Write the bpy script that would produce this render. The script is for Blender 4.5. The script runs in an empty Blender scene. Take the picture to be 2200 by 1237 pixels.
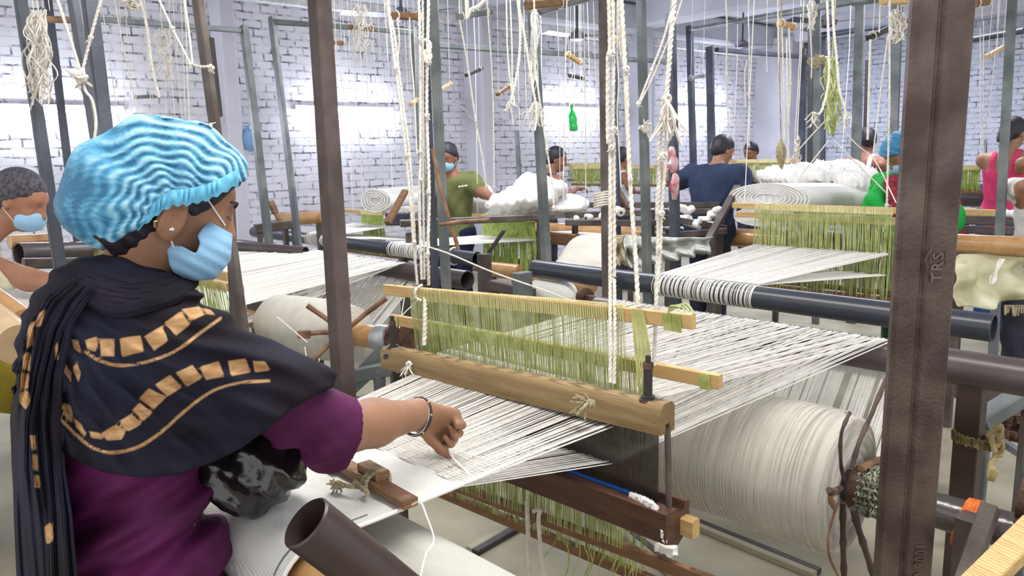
import bpy, math, random
import numpy as np
from mathutils import Vector, Matrix
SC = bpy.context.scene
COL = SC.collection
random.seed(7); RNG = np.random.default_rng(7)

# ------------------------------------------------------------------ camera
F = 1635.0; CX, CY = 1100.0, 618.5
def hor(x): return 333-.0234*(x-1100)
def ray(u, v): return np.array([(u-CX)/F, -(v-CY)/F, -1.0])
def nrm(v): v = np.asarray(v, float); return v/np.linalg.norm(v)
_Y = nrm(ray(3100, hor(3100))); _X = -nrm(ray(-278, hor(-278)))
_Z = nrm(np.cross(_X, _Y)); _X = nrm(np.cross(_Y, _Z))
RC = np.array([_X, _Y, _Z]); CAM = np.array([0, 0, 1.55])
cam_d = bpy.data.cameras.new('camera'); cam = bpy.data.objects.new('camera', cam_d); COL.objects.link(cam)
cam_d.sensor_width = 36; cam_d.lens = F/2200*36; cam_d.clip_start = .02; cam_d.clip_end = 80
cam.matrix_world = Matrix([[*RC[0], CAM[0]], [*RC[1], CAM[1]], [*RC[2], CAM[2]], [0, 0, 0, 1]])
SC.camera = cam

def Q(u, v, d):                       # a place in the hall seen towards (u, v) at distance d
    return CAM+RC@(ray(u, v)*d)
def Qz(u, v, z):
    r = RC@ray(u, v); return CAM+r*((z-CAM[2])/r[2])
def Qx(u, v, x):
    r = RC@ray(u, v); return CAM+r*((x-CAM[0])/r[0])
TH = math.radians(5.1)
AV = np.array([math.cos(TH), math.sin(TH), 0.]); BV = np.array([-math.sin(TH), math.cos(TH), 0.]); ZV = np.array([0, 0, 1.])
def L(a, s, z): return AV*a+BV*s+ZV*z   # loom grid: a along the beams, s along the warp
def px(P):                              # numpy (N,3) -> image plane coordinates
    q = (np.asarray(P)-CAM)@RC; return CX+F*q[:, 0]/-q[:, 2], CY-F*q[:, 1]/-q[:, 2]

# ------------------------------------------------------------------ world, exposure
w = bpy.data.worlds.new('world'); SC.world = w; w.use_nodes = True
bg = w.node_tree.nodes['Background']; bg.inputs[0].default_value = (1, .985, .96, 1); bg.inputs[1].default_value = 1.1
SC.view_settings.view_transform = 'Standard'; SC.view_settings.look = 'None'
SC.view_settings.exposure = 0.42; SC.view_settings.gamma = 1
SC.cycles.max_bounces = 6; SC.cycles.use_denoising = True
def area(name, loc, rot, sx, sy, power, col):
    d = bpy.data.lights.new(name, 'AREA'); d.shape = 'RECTANGLE'; d.size = sx; d.size_y = sy; d.energy = power; d.color = col
    o = bpy.data.objects.new(name, d); COL.objects.link(o); o.location = loc; o.rotation_euler = rot; return o
# added soft area lamps under the ceiling to fill the hall; no fixtures built
area('overhead_fill_light', (-1.2, 1.2, 3.3), (0, 0, .09), 3.0, .5, 75, (1, .97, .90))
area('overhead_fill_light', (-4.2, 3.6, 3.3), (0, 0, .09), 2.4, .6, 85, (.95, .96, 1))
area('overhead_fill_light', (-3.4, 7.2, 3.3), (0, 0, .09), 2.4, .6, 105, (.89, .90, 1))
area('overhead_fill_light', (-5.2, 10.6, 3.3), (0, 0, .09), 2.4, .6, 85, (.85, .86, 1))
area('overhead_fill_light', (1.2, 5.2, 3.3), (0, 0, .09), 2.4, .6, 60, (.92, .93, 1))

# ------------------------------------------------------------------ materials
def lin(c): return tuple(((x/255)/12.92 if x/255 <= .04045 else ((x/255+.055)/1.055)**2.4) for x in c)
MATS = {}
def mat(name, rgb, rough=.6, metal=0, var=.12, vscale=14, bump=.15, bscale=60, kind=None, rgb2=None, spec=.4, sss=0, scale3=(1, 1, 1), emit=0):
    if name in MATS: return MATS[name]
    m = bpy.data.materials.new(name); m.use_nodes = True; nt = m.node_tree; N = nt.nodes; K = nt.links
    b = N['Principled BSDF']; b.inputs['Roughness'].default_value = rough; b.inputs['Metallic'].default_value = metal
    b.inputs['Specular IOR Level'].default_value = spec
    c = lin(rgb); c2 = lin(rgb2) if rgb2 else tuple(x*(1-var*2.2) for x in c)
    tc = N.new('ShaderNodeTexCoord'); mp = N.new('ShaderNodeMapping'); mp.inputs['Scale'].default_value = scale3
    K.new(tc.outputs['Object'], mp.inputs[0])
    no = N.new('ShaderNodeTexNoise'); no.inputs['Scale'].default_value = vscale; no.inputs['Detail'].default_value = 5
    K.new(mp.outputs[0], no.inputs['Vector'])
    rp = N.new('ShaderNodeValToRGB'); rp.color_ramp.elements[0].position = .38; rp.color_ramp.elements[1].position = .62
    rp.color_ramp.elements[0].color = (*c2, 1); rp.color_ramp.elements[1].color = (*c, 1)
    src = no.outputs['Fac']; hsrc = None
    if kind == 'wood':
        wv = N.new('ShaderNodeTexWave'); wv.inputs['Scale'].default_value = 9; wv.inputs['Distortion'].default_value = 5; wv.inputs['Detail'].default_value = 3
        wv.bands_direction = 'Z'; K.new(mp.outputs[0], wv.inputs['Vector'])
        mx = N.new('ShaderNodeMath'); mx.operation = 'MULTIPLY_ADD'; mx.inputs[1].default_value = .35
        K.new(wv.outputs['Fac'], mx.inputs[0]); m2 = N.new('ShaderNodeMath'); m2.operation = 'MULTIPLY'; m2.inputs[1].default_value = .72
        K.new(no.outputs['Fac'], m2.inputs[0]); K.new(m2.outputs[0], mx.inputs[2]); src = mx.outputs[0]
    K.new(src, rp.inputs[0]); K.new(rp.outputs[0], b.inputs['Base Color'])
    if kind == 'weave':
        t1 = N.new('ShaderNodeTexWave'); t1.inputs['Scale'].default_value = bscale; t1.bands_direction = 'X'; t1.inputs['Distortion'].default_value = 1.2; t1.inputs['Detail Scale'].default_value = 3
        t2 = N.new('ShaderNodeTexWave'); t2.inputs['Scale'].default_value = bscale*.8; t2.bands_direction = 'Y'; t2.inputs['Distortion'].default_value = 1.2
        K.new(mp.outputs[0], t1.inputs['Vector']); K.new(mp.outputs[0], t2.inputs['Vector'])
        mm = N.new('ShaderNodeMath'); mm.operation = 'MULTIPLY'; K.new(t1.outputs['Fac'], mm.inputs[0]); K.new(t2.outputs['Fac'], mm.inputs[1]); hsrc = mm.outputs[0]
    elif kind in ('ringX', 'ringS'):
        t1 = N.new('ShaderNodeTexWave'); t1.inputs['Scale'].default_value = bscale; t1.bands_direction = 'X'; t1.inputs['Distortion'].default_value = 1.5
        t1.inputs['Detail'].default_value = 3; K.new(mp.outputs[0], t1.inputs['Vector']); hsrc = t1.outputs['Fac']
    elif kind == 'rope':
        t1 = N.new('ShaderNodeTexWave'); t1.inputs['Scale'].default_value = bscale; t1.bands_direction = 'DIAGONAL'
        K.new(mp.outputs[0], t1.inputs['Vector']); hsrc = t1.outputs['Fac']
    else:
        n2 = N.new('ShaderNodeTexNoise'); n2.inputs['Scale'].default_value = bscale; n2.inputs['Detail'].default_value = 4
        K.new(mp.outputs[0], n2.inputs['Vector']); hsrc = n2.outputs['Fac']
    if bump:
        bp = N.new('ShaderNodeBump'); bp.inputs['Strength'].default_value = bump; bp.inputs['Distance'].default_value = .004
        K.new(hsrc, bp.inputs['Height']); K.new(bp.outputs[0], b.inputs['Normal'])
    if sss:
        b.inputs['Subsurface Weight'].default_value = sss; b.inputs['Subsurface Radius'].default_value = (.01, .004, .002); b.inputs['Subsurface Scale'].default_value = .5
    if emit:
        b.inputs['Emission Color'].default_value = (*c, 1); b.inputs['Emission Strength'].default_value = emit
    MATS[name] = m; return m

def brick_mat(name, axis, tint):
    m = bpy.data.materials.new(name); m.use_nodes = True; N = m.node_tree.nodes; K = m.node_tree.links; b = N['Principled BSDF']
    b.inputs['Roughness'].default_value = .75
    g = N.new('ShaderNodeNewGeometry'); sp = N.new('ShaderNodeSeparateXYZ'); cb = N.new('ShaderNodeCombineXYZ')
    K.new(g.outputs['Position'], sp.inputs[0]); K.new(sp.outputs[axis], cb.inputs[0]); K.new(sp.outputs[2], cb.inputs[1])
    nz = N.new('ShaderNodeTexNoise'); nz.inputs['Scale'].default_value = 4.5; nz.inputs['Detail'].default_value = 4; K.new(cb.outputs[0], nz.inputs['Vector'])
    vm = N.new('ShaderNodeVectorMath'); vm.operation = 'MULTIPLY_ADD'; vm.inputs[1].default_value = (.045, .03, 0); K.new(nz.outputs['Color'], vm.inputs[0]); K.new(cb.outputs[0], vm.inputs[2])
    bt = N.new('ShaderNodeTexBrick'); bt.inputs['Scale'].default_value = 1; bt.inputs['Brick Width'].default_value = .185; bt.inputs['Row Height'].default_value = .082
    bt.inputs['Mortar Size'].default_value = .0095; bt.inputs['Mortar Smooth'].default_value = .25; K.new(vm.outputs[0], bt.inputs['Vector'])
    n2 = N.new('ShaderNodeTexNoise'); n2.inputs['Scale'].default_value = 7; n2.inputs['Detail'].default_value = 6; n2.inputs['Roughness'].default_value = .7; K.new(cb.outputs[0], n2.inputs['Vector'])
    rp = N.new('ShaderNodeValToRGB'); rp.color_ramp.elements[0].position = .46; rp.color_ramp.elements[1].position = .60; K.new(n2.outputs['Fac'], rp.inputs[0])
    mu = N.new('ShaderNodeMath'); mu.operation = 'MULTIPLY'; K.new(bt.outputs['Fac'], mu.inputs[0]); K.new(rp.outputs[0], mu.inputs[1])
    n3 = N.new('ShaderNodeTexNoise'); n3.inputs['Scale'].default_value = 1.7; n3.inputs['Detail'].default_value = 5; K.new(cb.outputs[0], n3.inputs['Vector'])
    r3 = N.new('ShaderNodeValToRGB'); c = lin(tint); r3.color_ramp.elements[0].color = (*[x*.82 for x in c], 1); r3.color_ramp.elements[1].color = (*c, 1)
    r3.color_ramp.elements[0].position = .35; r3.color_ramp.elements[1].position = .6; K.new(n3.outputs['Fac'], r3.inputs[0])
    mx = N.new('ShaderNodeMixRGB'); mx.inputs[2].default_value = (*lin((100, 100, 112)), 1); K.new(mu.outputs[0], mx.inputs[0]); K.new(r3.outputs[0], mx.inputs[1])
    K.new(mx.outputs[0], b.inputs['Base Color'])
    iv = N.new('ShaderNodeMath'); iv.operation = 'SUBTRACT'; iv.inputs[0].default_value = 1; K.new(bt.outputs['Fac'], iv.inputs[1])
    ad = N.new('ShaderNodeMath'); ad.operation = 'MULTIPLY_ADD'; ad.inputs[1].default_value = .3; K.new(n2.outputs['Fac'], ad.inputs[0]); K.new(iv.outputs[0], ad.inputs[2])
    bp = N.new('ShaderNodeBump'); bp.inputs['Strength'].default_value = .8; bp.inputs['Distance'].default_value = .012; K.new(ad.outputs[0], bp.inputs['Height']); K.new(bp.outputs[0], b.inputs['Normal'])
    return m

# ------------------------------------------------------------------ mesh builder
class MB:
    def __init__(s): s.v = []; s.f = []; s.n = 0
    def add(s, V, Fc):
        V = np.asarray(V, float).reshape(-1, 3); s.v.append(V); n = s.n
        s.f.extend([tuple(i+n for i in q) for q in Fc]); s.n += len(V); return s
    def bar(s, p0, p1, w, h, up=(0, 0, 1), bev=0):       # straight bar, rectangular section (w across, h along up), chamfered
        p0 = np.asarray(p0, float); p1 = np.asarray(p1, float); d = nrm(p1-p0); up = np.asarray(up, float)
        if abs(d@nrm(up)) > .98: up = np.array([1., 0, 0])
        sd = nrm(np.cross(d, up)); u = np.cross(sd, d); bev = bev or min(w, h)*.12
        w /= 2; h /= 2
        pr = [(-w+bev, -h), (w-bev, -h), (w, -h+bev), (w, h-bev), (w-bev, h), (-w+bev, h), (-w, h-bev), (-w, -h+bev)]
        return s.prism([p0, p1], pr, sd, u)
    def prism(s, pts, prof, sd, u):
        V = []; k = len(prof)
        for p in pts: V += [np.asarray(p)+sd*x+u*y for x, y in prof]
        Fc = [(i*k+j, i*k+(j+1) % k, (i+1)*k+(j+1) % k, (i+1)*k+j) for i in range(len(pts)-1) for j in range(k)]
        Fc += [tuple(range(k))[::-1], tuple(range((len(pts)-1)*k, len(pts)*k))]
        return s.add(V, Fc)
    def tube(s, pts, r, n=8, lobes=0, twist=0, cap=True, amp=.13):
        pts = np.asarray(pts, float); K = len(pts); r = np.broadcast_to(np.asarray(r, float), (K,))
        t = np.gradient(pts, axis=0); t /= np.maximum(np.linalg.norm(t, axis=1, keepdims=True), 1e-9)
        ref = np.array([0, 0, 1.]) if abs(t[0][2]) < .9 else np.array([1., 0, 0])
        u = nrm(np.cross(t[0], ref)); V = []; dist = 0
        for i in range(K):
            u = u-t[i]*(u@t[i]); u = nrm(u); w_ = np.cross(t[i], u)
            if i: dist += np.linalg.norm(pts[i]-pts[i-1])
            an = np.arange(n)*2*math.pi/n; rr = r[i]*(1+amp*np.cos(lobes*an)) if lobes else np.full(n, r[i]); an = an+twist*dist
            V.append(pts[i]+np.outer(np.cos(an)*rr, u)+np.outer(np.sin(an)*rr, w_))
        Fc = [(i*n+j, i*n+(j+1) % n, (i+1)*n+(j+1) % n, (i+1)*n+j) for i in range(K-1) for j in range(n)]
        if cap: Fc += [tuple(range(n))[::-1], tuple(range((K-1)*n, K*n))]
        return s.add(np.concatenate(V), Fc)
    def lathe(s, p0, p1, prof, n=32, ref=None):           # prof: list of (t along p0..p1 in metres, radius)
        p0 = np.asarray(p0, float); p1 = np.asarray(p1, float); d = nrm(p1-p0)
        ref = np.array([0, 0, 1.]) if abs(d[2]) < .9 else np.array([1., 0, 0])
        u = nrm(np.cross(d, ref)); w_ = np.cross(d, u); V = []
        an = np.arange(n)*2*math.pi/n
        for t, r in prof: V.append(p0+d*t+np.outer(np.cos(an)*r, u)+np.outer(np.sin(an)*r, w_))
        K = len(prof)
        Fc = [(i*n+j, i*n+(j+1) % n, (i+1)*n+(j+1) % n, (i+1)*n+j) for i in range(K-1) for j in range(n)]
        if prof[0][1] > 1e-4: Fc.append(tuple(range(n))[::-1])
        if prof[-1][1] > 1e-4: Fc.append(tuple(range((K-1)*n, K*n)))
        return s.add(np.concatenate(V), Fc)
    def pipe(s, p0, p1, r, th=.006, n=40):                 # hollow pipe, open at both ends
        ln = np.linalg.norm(np.asarray(p1)-np.asarray(p0))
        p0 = np.asarray(p0, float); p1 = np.asarray(p1, float); d = nrm(p1-p0)
        u = nrm(np.cross(d, [0, 0, 1.] if abs(d[2]) < .9 else [1., 0, 0])); w_ = np.cross(d, u); an = np.arange(n)*2*math.pi/n
        ring = lambda t, q: p0+d*t+np.outer(np.cos(an)*q, u)+np.outer(np.sin(an)*q, w_)
        V = np.concatenate([ring(.002, r-.001), ring(.003, r), ring(ln-.003, r), ring(ln-.001, r-.001), ring(ln, r-th), ring(0, r-th)])
        Fc = []
        for i in range(6):
            k = (i+1) % 6
            Fc += [(i*n+j, i*n+(j+1) % n, k*n+(j+1) % n, k*n+j) for j in range(n)]
        return s.add(V, Fc)
    def ball(s, c, r, n=10, sc=(1, 1, 1), rough=0):
        c = np.asarray(c, float); V = []; m = n//2+1
        for i in range(1, m):
            ph = math.pi*i/m
            for j in range(n):
                th = 2*math.pi*j/n; q = r*(1+rough*random.uniform(-1, 1))
                V.append(c+np.array([q*sc[0]*math.sin(ph)*math.cos(th), q*sc[1]*math.sin(ph)*math.sin(th), q*sc[2]*math.cos(ph)]))
        V += [c+[0, 0, r*sc[2]], c-[0, 0, r*sc[2]]]; b = (m-1)*n
        Fc = [(i*n+j, (i+1)*n+j, (i+1)*n+(j+1) % n, i*n+(j+1) % n) for i in range(m-2) for j in range(n)]
        Fc += [(b, j, (j+1) % n) for j in range(n)]+[(b+1, (m-2)*n+(j+1) % n, (m-2)*n+j) for j in range(n)]
        return s.add(V, Fc)
    def grid(s, G, th=0):                                  # G: (n,m,3) surface, optional thickness
        G = np.asarray(G, float); n, m = G.shape[:2]
        q = [(i*m+j, i*m+j+1, (i+1)*m+j+1, (i+1)*m+j) for i in range(n-1) for j in range(m-1)]
        if not th: return s.add(G.reshape(-1, 3), q)
        du = np.gradient(G, axis=0); dv = np.gradient(G, axis=1); nn = np.cross(du, dv); nn /= np.maximum(np.linalg.norm(nn, axis=2, keepdims=True), 1e-9)
        B = G-nn*th; o = n*m; V = np.concatenate([G.reshape(-1, 3), B.reshape(-1, 3)])
        Fc = q+[tuple(x+o for x in f[::-1]) for f in q]
        e = [i*m for i in range(n)]+[(n-1)*m+j for j in range(1, m)]+[i*m+m-1 for i in range(n-2, -1, -1)]+[j for j in range(m-2, 0, -1)]
        Fc += [(e[i], e[(i+1) % len(e)], e[(i+1) % len(e)]+o, e[i]+o) for i in range(len(e))]
        return s.add(V, Fc)
    def threads(s, P, r, n=3, jit=0):                      # P: (N,K,3) poly-lines -> thin prisms
        P = np.asarray(P, float); N_, K, _ = P.shape; d = P[:, -1]-P[:, 0]; d /= np.linalg.norm(d, axis=1, keepdims=True)
        ref = np.tile([0, 0, 1.], (N_, 1)); ref[np.abs(d[:, 2]) > .9] = [1., .3, 0]
        u = np.cross(d, ref); u /= np.linalg.norm(u, axis=1, keepdims=True); w_ = np.cross(d, u)
        rr = np.broadcast_to(np.asarray(r, float), (N_,))*(1+jit*RNG.uniform(-1, 1, N_))
        an = np.arange(n)*2*math.pi/n+.5
        off = np.cos(an)[None, :, None]*u[:, None, :]+np.sin(an)[None, :, None]*w_[:, None, :]
        V = P[:, :, None, :]+off[:, None, :, :]*rr[:, None, None, None]
        base = (np.arange(N_)*K*n)[:, None, None]+(np.arange(K-1)*n)[None, :, None]+np.arange(n)[None, None, :]
        nx = (np.arange(N_)*K*n)[:, None, None]+(np.arange(K-1)*n)[None, :, None]+((np.arange(n)+1) % n)[None, None, :]
        Fc = np.stack([base, nx, nx+n, base+n], -1).reshape(-1, 4)
        return s.add(V.reshape(-1, 3), Fc.tolist())

def mesh_obj(name, V, Fc, m, smooth=True, sharp=None):
    me = bpy.data.meshes.new(name); me.from_pydata(V.tolist() if hasattr(V, 'tolist') else V, [], Fc); me.update()
    if smooth:
        me.polygons.foreach_set('use_smooth', [True]*len(me.polygons))
        if sharp:
            try: me.set_sharp_from_angle(angle=math.radians(sharp))
            except Exception: pass
    o = bpy.data.objects.new(name, me); COL.objects.link(o)
    if m: me.materials.append(m)
    return o
LOC = {}
def tag(o, label=None, cat=None, group=None, kind=None):
    for k, x in (('label', label), ('category', cat), ('group', group), ('kind', kind)):
        if x: o[k] = x
    return o
def thing(name, label, cat, base, group=None, kind=None):
    o = bpy.data.objects.new(name, None); COL.objects.link(o); o.location = tuple(base); o.empty_display_size = .05
    LOC[o] = np.asarray(base, float); return tag(o, label, cat, group, kind)
def part(name, mb, m, parent, label=None, kind=None, sharp=35):
    V = np.concatenate(mb.v) if isinstance(mb, MB) else mb[0]; Fc = mb.f if isinstance(mb, MB) else mb[1]
    c = V.mean(0); pl = LOC[parent]
    o = mesh_obj(name, V-c, Fc, m, sharp=sharp); o.parent = parent; o.location = tuple(c-pl); LOC[o] = c
    return tag(o, label, None, None, kind)
def solo(name, mb, m, label, cat, group=None, kind=None, sharp=35):
    V = np.concatenate(mb.v) if isinstance(mb, MB) else mb[0]; Fc = mb.f if isinstance(mb, MB) else mb[1]
    c = V.mean(0); c[2] = V[:, 2].min()
    o = mesh_obj(name, V-c, Fc, m, sharp=sharp); o.location = tuple(c); LOC[o] = c
    return tag(o, label, cat, group, kind)
def struct(name, mb, m): return solo(name, mb, m, None, None, None, 'structure')
def sm(pts, k=8):                                          # Catmull-Rom smoothing of a poly-line
    P = np.asarray(pts, float); P = np.vstack([2*P[0]-P[1], P, 2*P[-1]-P[-2]]); out = []
    for i in range(1, len(P)-2):
        for t in np.linspace(0, 1, k, endpoint=False):
            a, b, c, d = P[i-1], P[i], P[i+1], P[i+2]
            out.append(.5*((2*b)+(-a+c)*t+(2*a-5*b+4*c-d)*t*t+(-a+3*b-3*c+d)*t**3))
    out.append(P[-2]); return np.array(out)

# palette
M = dict(
 steel=mat('painted_steel', (104, 96, 94), .5, .3, .12, 7, .25, 90, rgb2=(78, 68, 64)),
 steelgrey=mat('grey_painted_steel', (116, 122, 122), .5, .2, .15, 6, .2, 90, rgb2=(86, 92, 94)),
 brown=mat('brown_painted_steel', (86, 74, 72), .5, .2, .1, 8, .25, 80, rgb2=(66, 54, 52)),
 bluegrey=mat('blue_grey_steel', (72, 78, 90), .5, .2, .1, 5, .2, 90, rgb2=(54, 58, 70)),
 pvc=mat('dark_grey_pipe', (80, 71, 73), .34, 0, .06, 5, .06, 60, rgb2=(68, 58, 60), spec=.5),
 pipeblue=mat('blue_black_pipe', (56, 60, 72), .3, 0, .05, 5, .05, 60, spec=.55),
 tape=mat('brown_tape_roller', (186, 146, 100), .25, 0, .12, 9, .5, 30, rgb2=(158, 118, 74), spec=.6),
 batten=mat('worn_batten_wood', (146, 122, 84), .5, 0, .2, 5, .2, 50, 'wood', rgb2=(96, 76, 48), scale3=(1, 6, 12)),
 darkwood=mat('dark_varnished_wood', (98, 68, 54), .38, 0, .2, 6, .15, 50, 'wood', rgb2=(60, 38, 32), scale3=(1, 6, 10)),
 pine=mat('pale_pine_wood', (208, 176, 122), .5, 0, .1, 6, .12, 50, 'wood', rgb2=(178, 140, 92), scale3=(1, 6, 14)),
 oldwood=mat('aged_wood', (138, 104, 72), .6, 0, .2, 6, .3, 40, 'wood', rgb2=(92, 64, 44), scale3=(3, 3, 8)),
 bamboo=mat('bamboo', (140, 106, 80), .5, 0, .2, 12, .2, 60, rgb2=(98, 66, 48)),
 darkstick=mat('dark_bamboo', (84, 66, 60), .5, 0, .2, 12, .2, 60, rgb2=(52, 38, 34)),
 cotton=mat('white_cotton_yarn', (238, 236, 232), .85, 0, .03, 30, .1, 200, spec=.1),
 warpc=mat('grey_white_warp_yarn', (232, 229, 226), .85, 0, .06, 30, .1, 200, spec=.1),
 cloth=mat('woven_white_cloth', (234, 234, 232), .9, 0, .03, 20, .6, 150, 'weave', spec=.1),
 shadedcloth=mat('woven_shade_grey_cloth', (204, 203, 197), .9, 0, .03, 9, .5, 150, 'weave', spec=.1),  # white weave with the lower roll's shade mixed into its colour
 fabric=mat('soft_white_fabric', (226, 224, 221), .9, 0, .04, 9, .3, 25, spec=.1),
 rope=mat('cream_cotton_rope', (238, 234, 226), .85, 0, .1, 60, .4, 220, 'rope', rgb2=(214, 208, 198), spec=.1),
 oldrope=mat('dirty_cotton_rope', (190, 180, 150), .9, 0, .15, 50, .5, 200, 'rope', rgb2=(150, 138, 110), spec=.1),
 loopc=mat('pale_heddle_loop', (222, 212, 164), .8, 0, .1, 25, .1, 200, rgb2=(206, 194, 138), spec=.1),
 heddle=mat('green_heddle_cord', (192, 198, 146), .8, 0, .15, 25, .1, 200, rgb2=(160, 170, 108), spec=.1),
 heddle2=mat('dark_green_heddle_cord', (184, 190, 124), .8, 0, .2, 25, .1, 200, rgb2=(148, 158, 86), spec=.1),
 heddle3=mat('bright_green_heddle_cord', (194, 210, 134), .8, 0, .15, 25, .1, 200, rgb2=(164, 190, 96), spec=.1),
 reed=mat('dark_reed_wire', (74, 64, 62), .35, .6, .1, 30, 0),
 iron=mat('rusty_iron', (110, 82, 70), .6, .4, .2, 30, .4, 120, rgb2=(66, 46, 40)),
 black=mat('dark_rubber', (52, 48, 50), .4, 0, .1, 10, .05, 60),
 concrete=mat('beige_concrete', (160, 155, 136), .7, 0, .1, 2.2, .15, 30, rgb2=(136, 130, 112)),
 plaster=mat('lavender_white_plaster', (206, 206, 216), .8, 0, .05, 2, .15, 20, rgb2=(192, 192, 204)),
 ceil=mat('whitewashed_ceiling', (200, 204, 212), .85, 0, .05, 1.2, .1, 20, rgb2=(186, 190, 200)),
 blueplast=mat('bright_blue_plastic', (30, 110, 220), .35),
 lint=mat('cotton_lint', (240, 238, 236), .95, 0, .02, 40, .8, 120, spec=.05),
 orange=mat('orange_cloth', (222, 122, 66), .9, 0, .1, 40, .5, 150, rgb2=(190, 92, 44), spec=.1),
 tubeglow=mat('lit_tube', (235, 240, 255), .5, emit=70, bump=0),
 fanm=mat('fan_enamel', (92, 88, 100), .4),
 green=mat('green_bottle_plastic', (24, 190, 84), .2, 0, .1, 20, 0, spec=.6),
 bluebag=mat('blue_polythene', (120, 160, 205), .3, 0, .1, 12, .6, 30),
)
# ================================================================== the hall
XL, YR = -8.21, 13.44
struct('floor', MB().bar((-9, 5.5, -.05), (4.5, 5.5, -.05), 17, .1), M['concrete'])
struct('ceiling', MB().bar((-8.5, 5.9, 3.8), (3.5, 5.9, 3.8), 15.6, .12), M['ceil'])
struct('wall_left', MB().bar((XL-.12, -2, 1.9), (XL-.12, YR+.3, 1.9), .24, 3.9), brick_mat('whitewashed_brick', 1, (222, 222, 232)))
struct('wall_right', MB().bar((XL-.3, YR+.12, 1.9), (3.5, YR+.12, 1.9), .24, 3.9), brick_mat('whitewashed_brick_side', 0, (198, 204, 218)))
k = 0
for y0, y1, dx in ((2.76, 3.12, .16), (5.89, 6.44, .2), (9.08, 9.57, .2), (12.53, 13.4, .5)):   # columns and the beams they carry
    k += 1; struct('trim_%d' % k, MB().bar((XL+dx/2, (y0+y1)/2, 1.7), (XL+dx/2, (y0+y1)/2+.001, 1.7), dx, 3.6).bar((XL+dx/2, (y0+y1)/2, 0), (XL+dx/2, (y0+y1)/2, 3.5), dx, y1-y0), M['plaster'])
    k += 1; struct('trim_%d' % k, MB().bar((XL+.2, (y0+y1)/2, 3.6), (3.2, (y0+y1)/2, 3.6), .34, .4), M['plaster'])
k += 1; struct('trim_%d' % k, MB().bar((XL+.04, -2, 3.26), (XL+.04, YR, 3.26), .08, .12), mat('bright_plaster_band', (236, 236, 240), .8))      # plaster band at the wall head
k += 1; struct('trim_%d' % k, MB().bar((XL+.16, -2, 3.52), (XL+.16, YR, 3.52), .32, .4), M['ceil'])
k += 1; struct('trim_%d' % k, MB().bar((XL, YR-.16, 3.78), (3.2, YR-.16, 3.78), .32, .42), M['plaster'])
k += 1; struct('trim_%d' % k, MB().tube([(XL+.5, YR-.2, 3.51), (3.2, YR-.2, 3.51)], .05, 12), M['bluegrey'])   # dark round bar under the beam
def rail(p0, p1, w=.05, h=.03):
    global k; k += 1; struct('trim_%d' % k, MB().bar(p0, p1, w, h), M['steelgrey'])
    k += 1; struct('trim_%d' % k, MB().bar(np.asarray(p0)+AV*0+[0, 0, .002], np.asarray(p1)+[0, 0, .002], w*.9, h), M['black'])
def frail(u0, v0, u1, v1, w=.032):
    global k; p0, p1 = Qz(u0, v0, .012), Qz(u1, v1, .012); sd = nrm(np.cross(p1-p0, ZV))
    k += 1; struct('trim_%d' % k, MB().bar(p0, p1, w, .024), M['black'])
    k += 1; struct('trim_%d' % k, MB().bar(p0+sd*w, p1+sd*w, w, .026), M['concrete'])
frail(1500, 1122, 1760, 1228); frail(1150, 1112, 1020, 1187); frail(1176, 1000, 1470, 1237)
frail(560, 740, 660, 790); frail(2000, 1060, 2200, 1140)

# wall tubes (lit) : housing + tube
def wall_tube(y0, y1, z, lab):
    t = thing('tube_light', lab, 'tube light', (XL+.03, (y0+y1)/2, z), 'lit tubes on the left brick wall')
    part('housing', MB().bar((XL+.03, y0, z+.03), (XL+.03, y1, z+.03), .05, .05), M['plaster'], t)
    part('tube', MB().tube([(XL+.085, y0+.03, z), (XL+.085, y1-.03, z)], .019, 10), M['tubeglow'], t)
    c = area('tube_glow', (XL+.25, (y0+y1)/2, z), (0, math.radians(-90), 0), .25, abs(y1-y0), 15, (.80, .84, 1)); c.parent = t; c.location = (.22, 0, 0)
wall_tube(.7, 1.95, 2.05, 'lit wall tube behind the upright posts at far left')
wall_tube(3.7, 4.95, 2.1, 'lit wall tube glaring just right of the brown upright post')
wall_tube(7.4, 8.5, 2.17, 'lit wall tube behind the green hanging bottle')
wall_tube(10.4, 11.8, 2.24, 'lit wall tube above the weaver in navy shirt')

# ================================================================== the near loom
def sheet_mb(*a): return MB().grid(*a)
# --- batten : cap, race beam, reed, rods, bolts
s0 = 1.38
bt = thing('loom_batten', 'heavy worn wooden batten with dark reed hanging across the near white warp', 'loom batten', L(-1.4, s0+.03, .64))
prof = [(-.0, -.036), (.0, .022), (.012, .036), (.044, .036), (.056, .024), (.056, -.036), (.036, -.036), (.036, -.014), (.02, -.014), (.02, -.036)]
part('cap', MB().prism([L(-2.01, s0, .911), L(-.93, s0, .954)], prof, BV, ZV), M['batten'], bt, 'tan worn wooden cap with bolts and cord knots', sharp=50)
rp = [(-.012, -.03), (-.012, .043), (.03, .043), (.036, .03), (.062, .03), (.066, .05), (.085, .046), (.085, -.02), (.04, -.05)]
part('race_beam', MB().prism([L(-2.0, s0, .69), L(-.905, s0, .697)], rp, BV, ZV), M['darkwood'], bt, 'dark varnished lower beam')
part('race_strip', MB().bar(L(-1.30, s0+.028, .742), L(-.985, s0+.028, .742), .012, .006), M['blueplast'], bt, 'bright blue plastic strip')
part('end_block', MB().bar(L(-.915, s0+.062, .69), L(-.872, s0+.062, .69), .03, .045), M['pine'], bt, 'pale block on the end of the dark beam')
n = 330; aa = np.linspace(-1.93, -.955, n)
top = .88+(aa+2.01)/1.08*.043
P = np.stack([np.array([L(a_, s0+.028, .73) for a_ in aa]), np.array([L(a_, s0+.028, t_+.02) for a_, t_ in zip(aa, top)])], 1)
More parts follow.
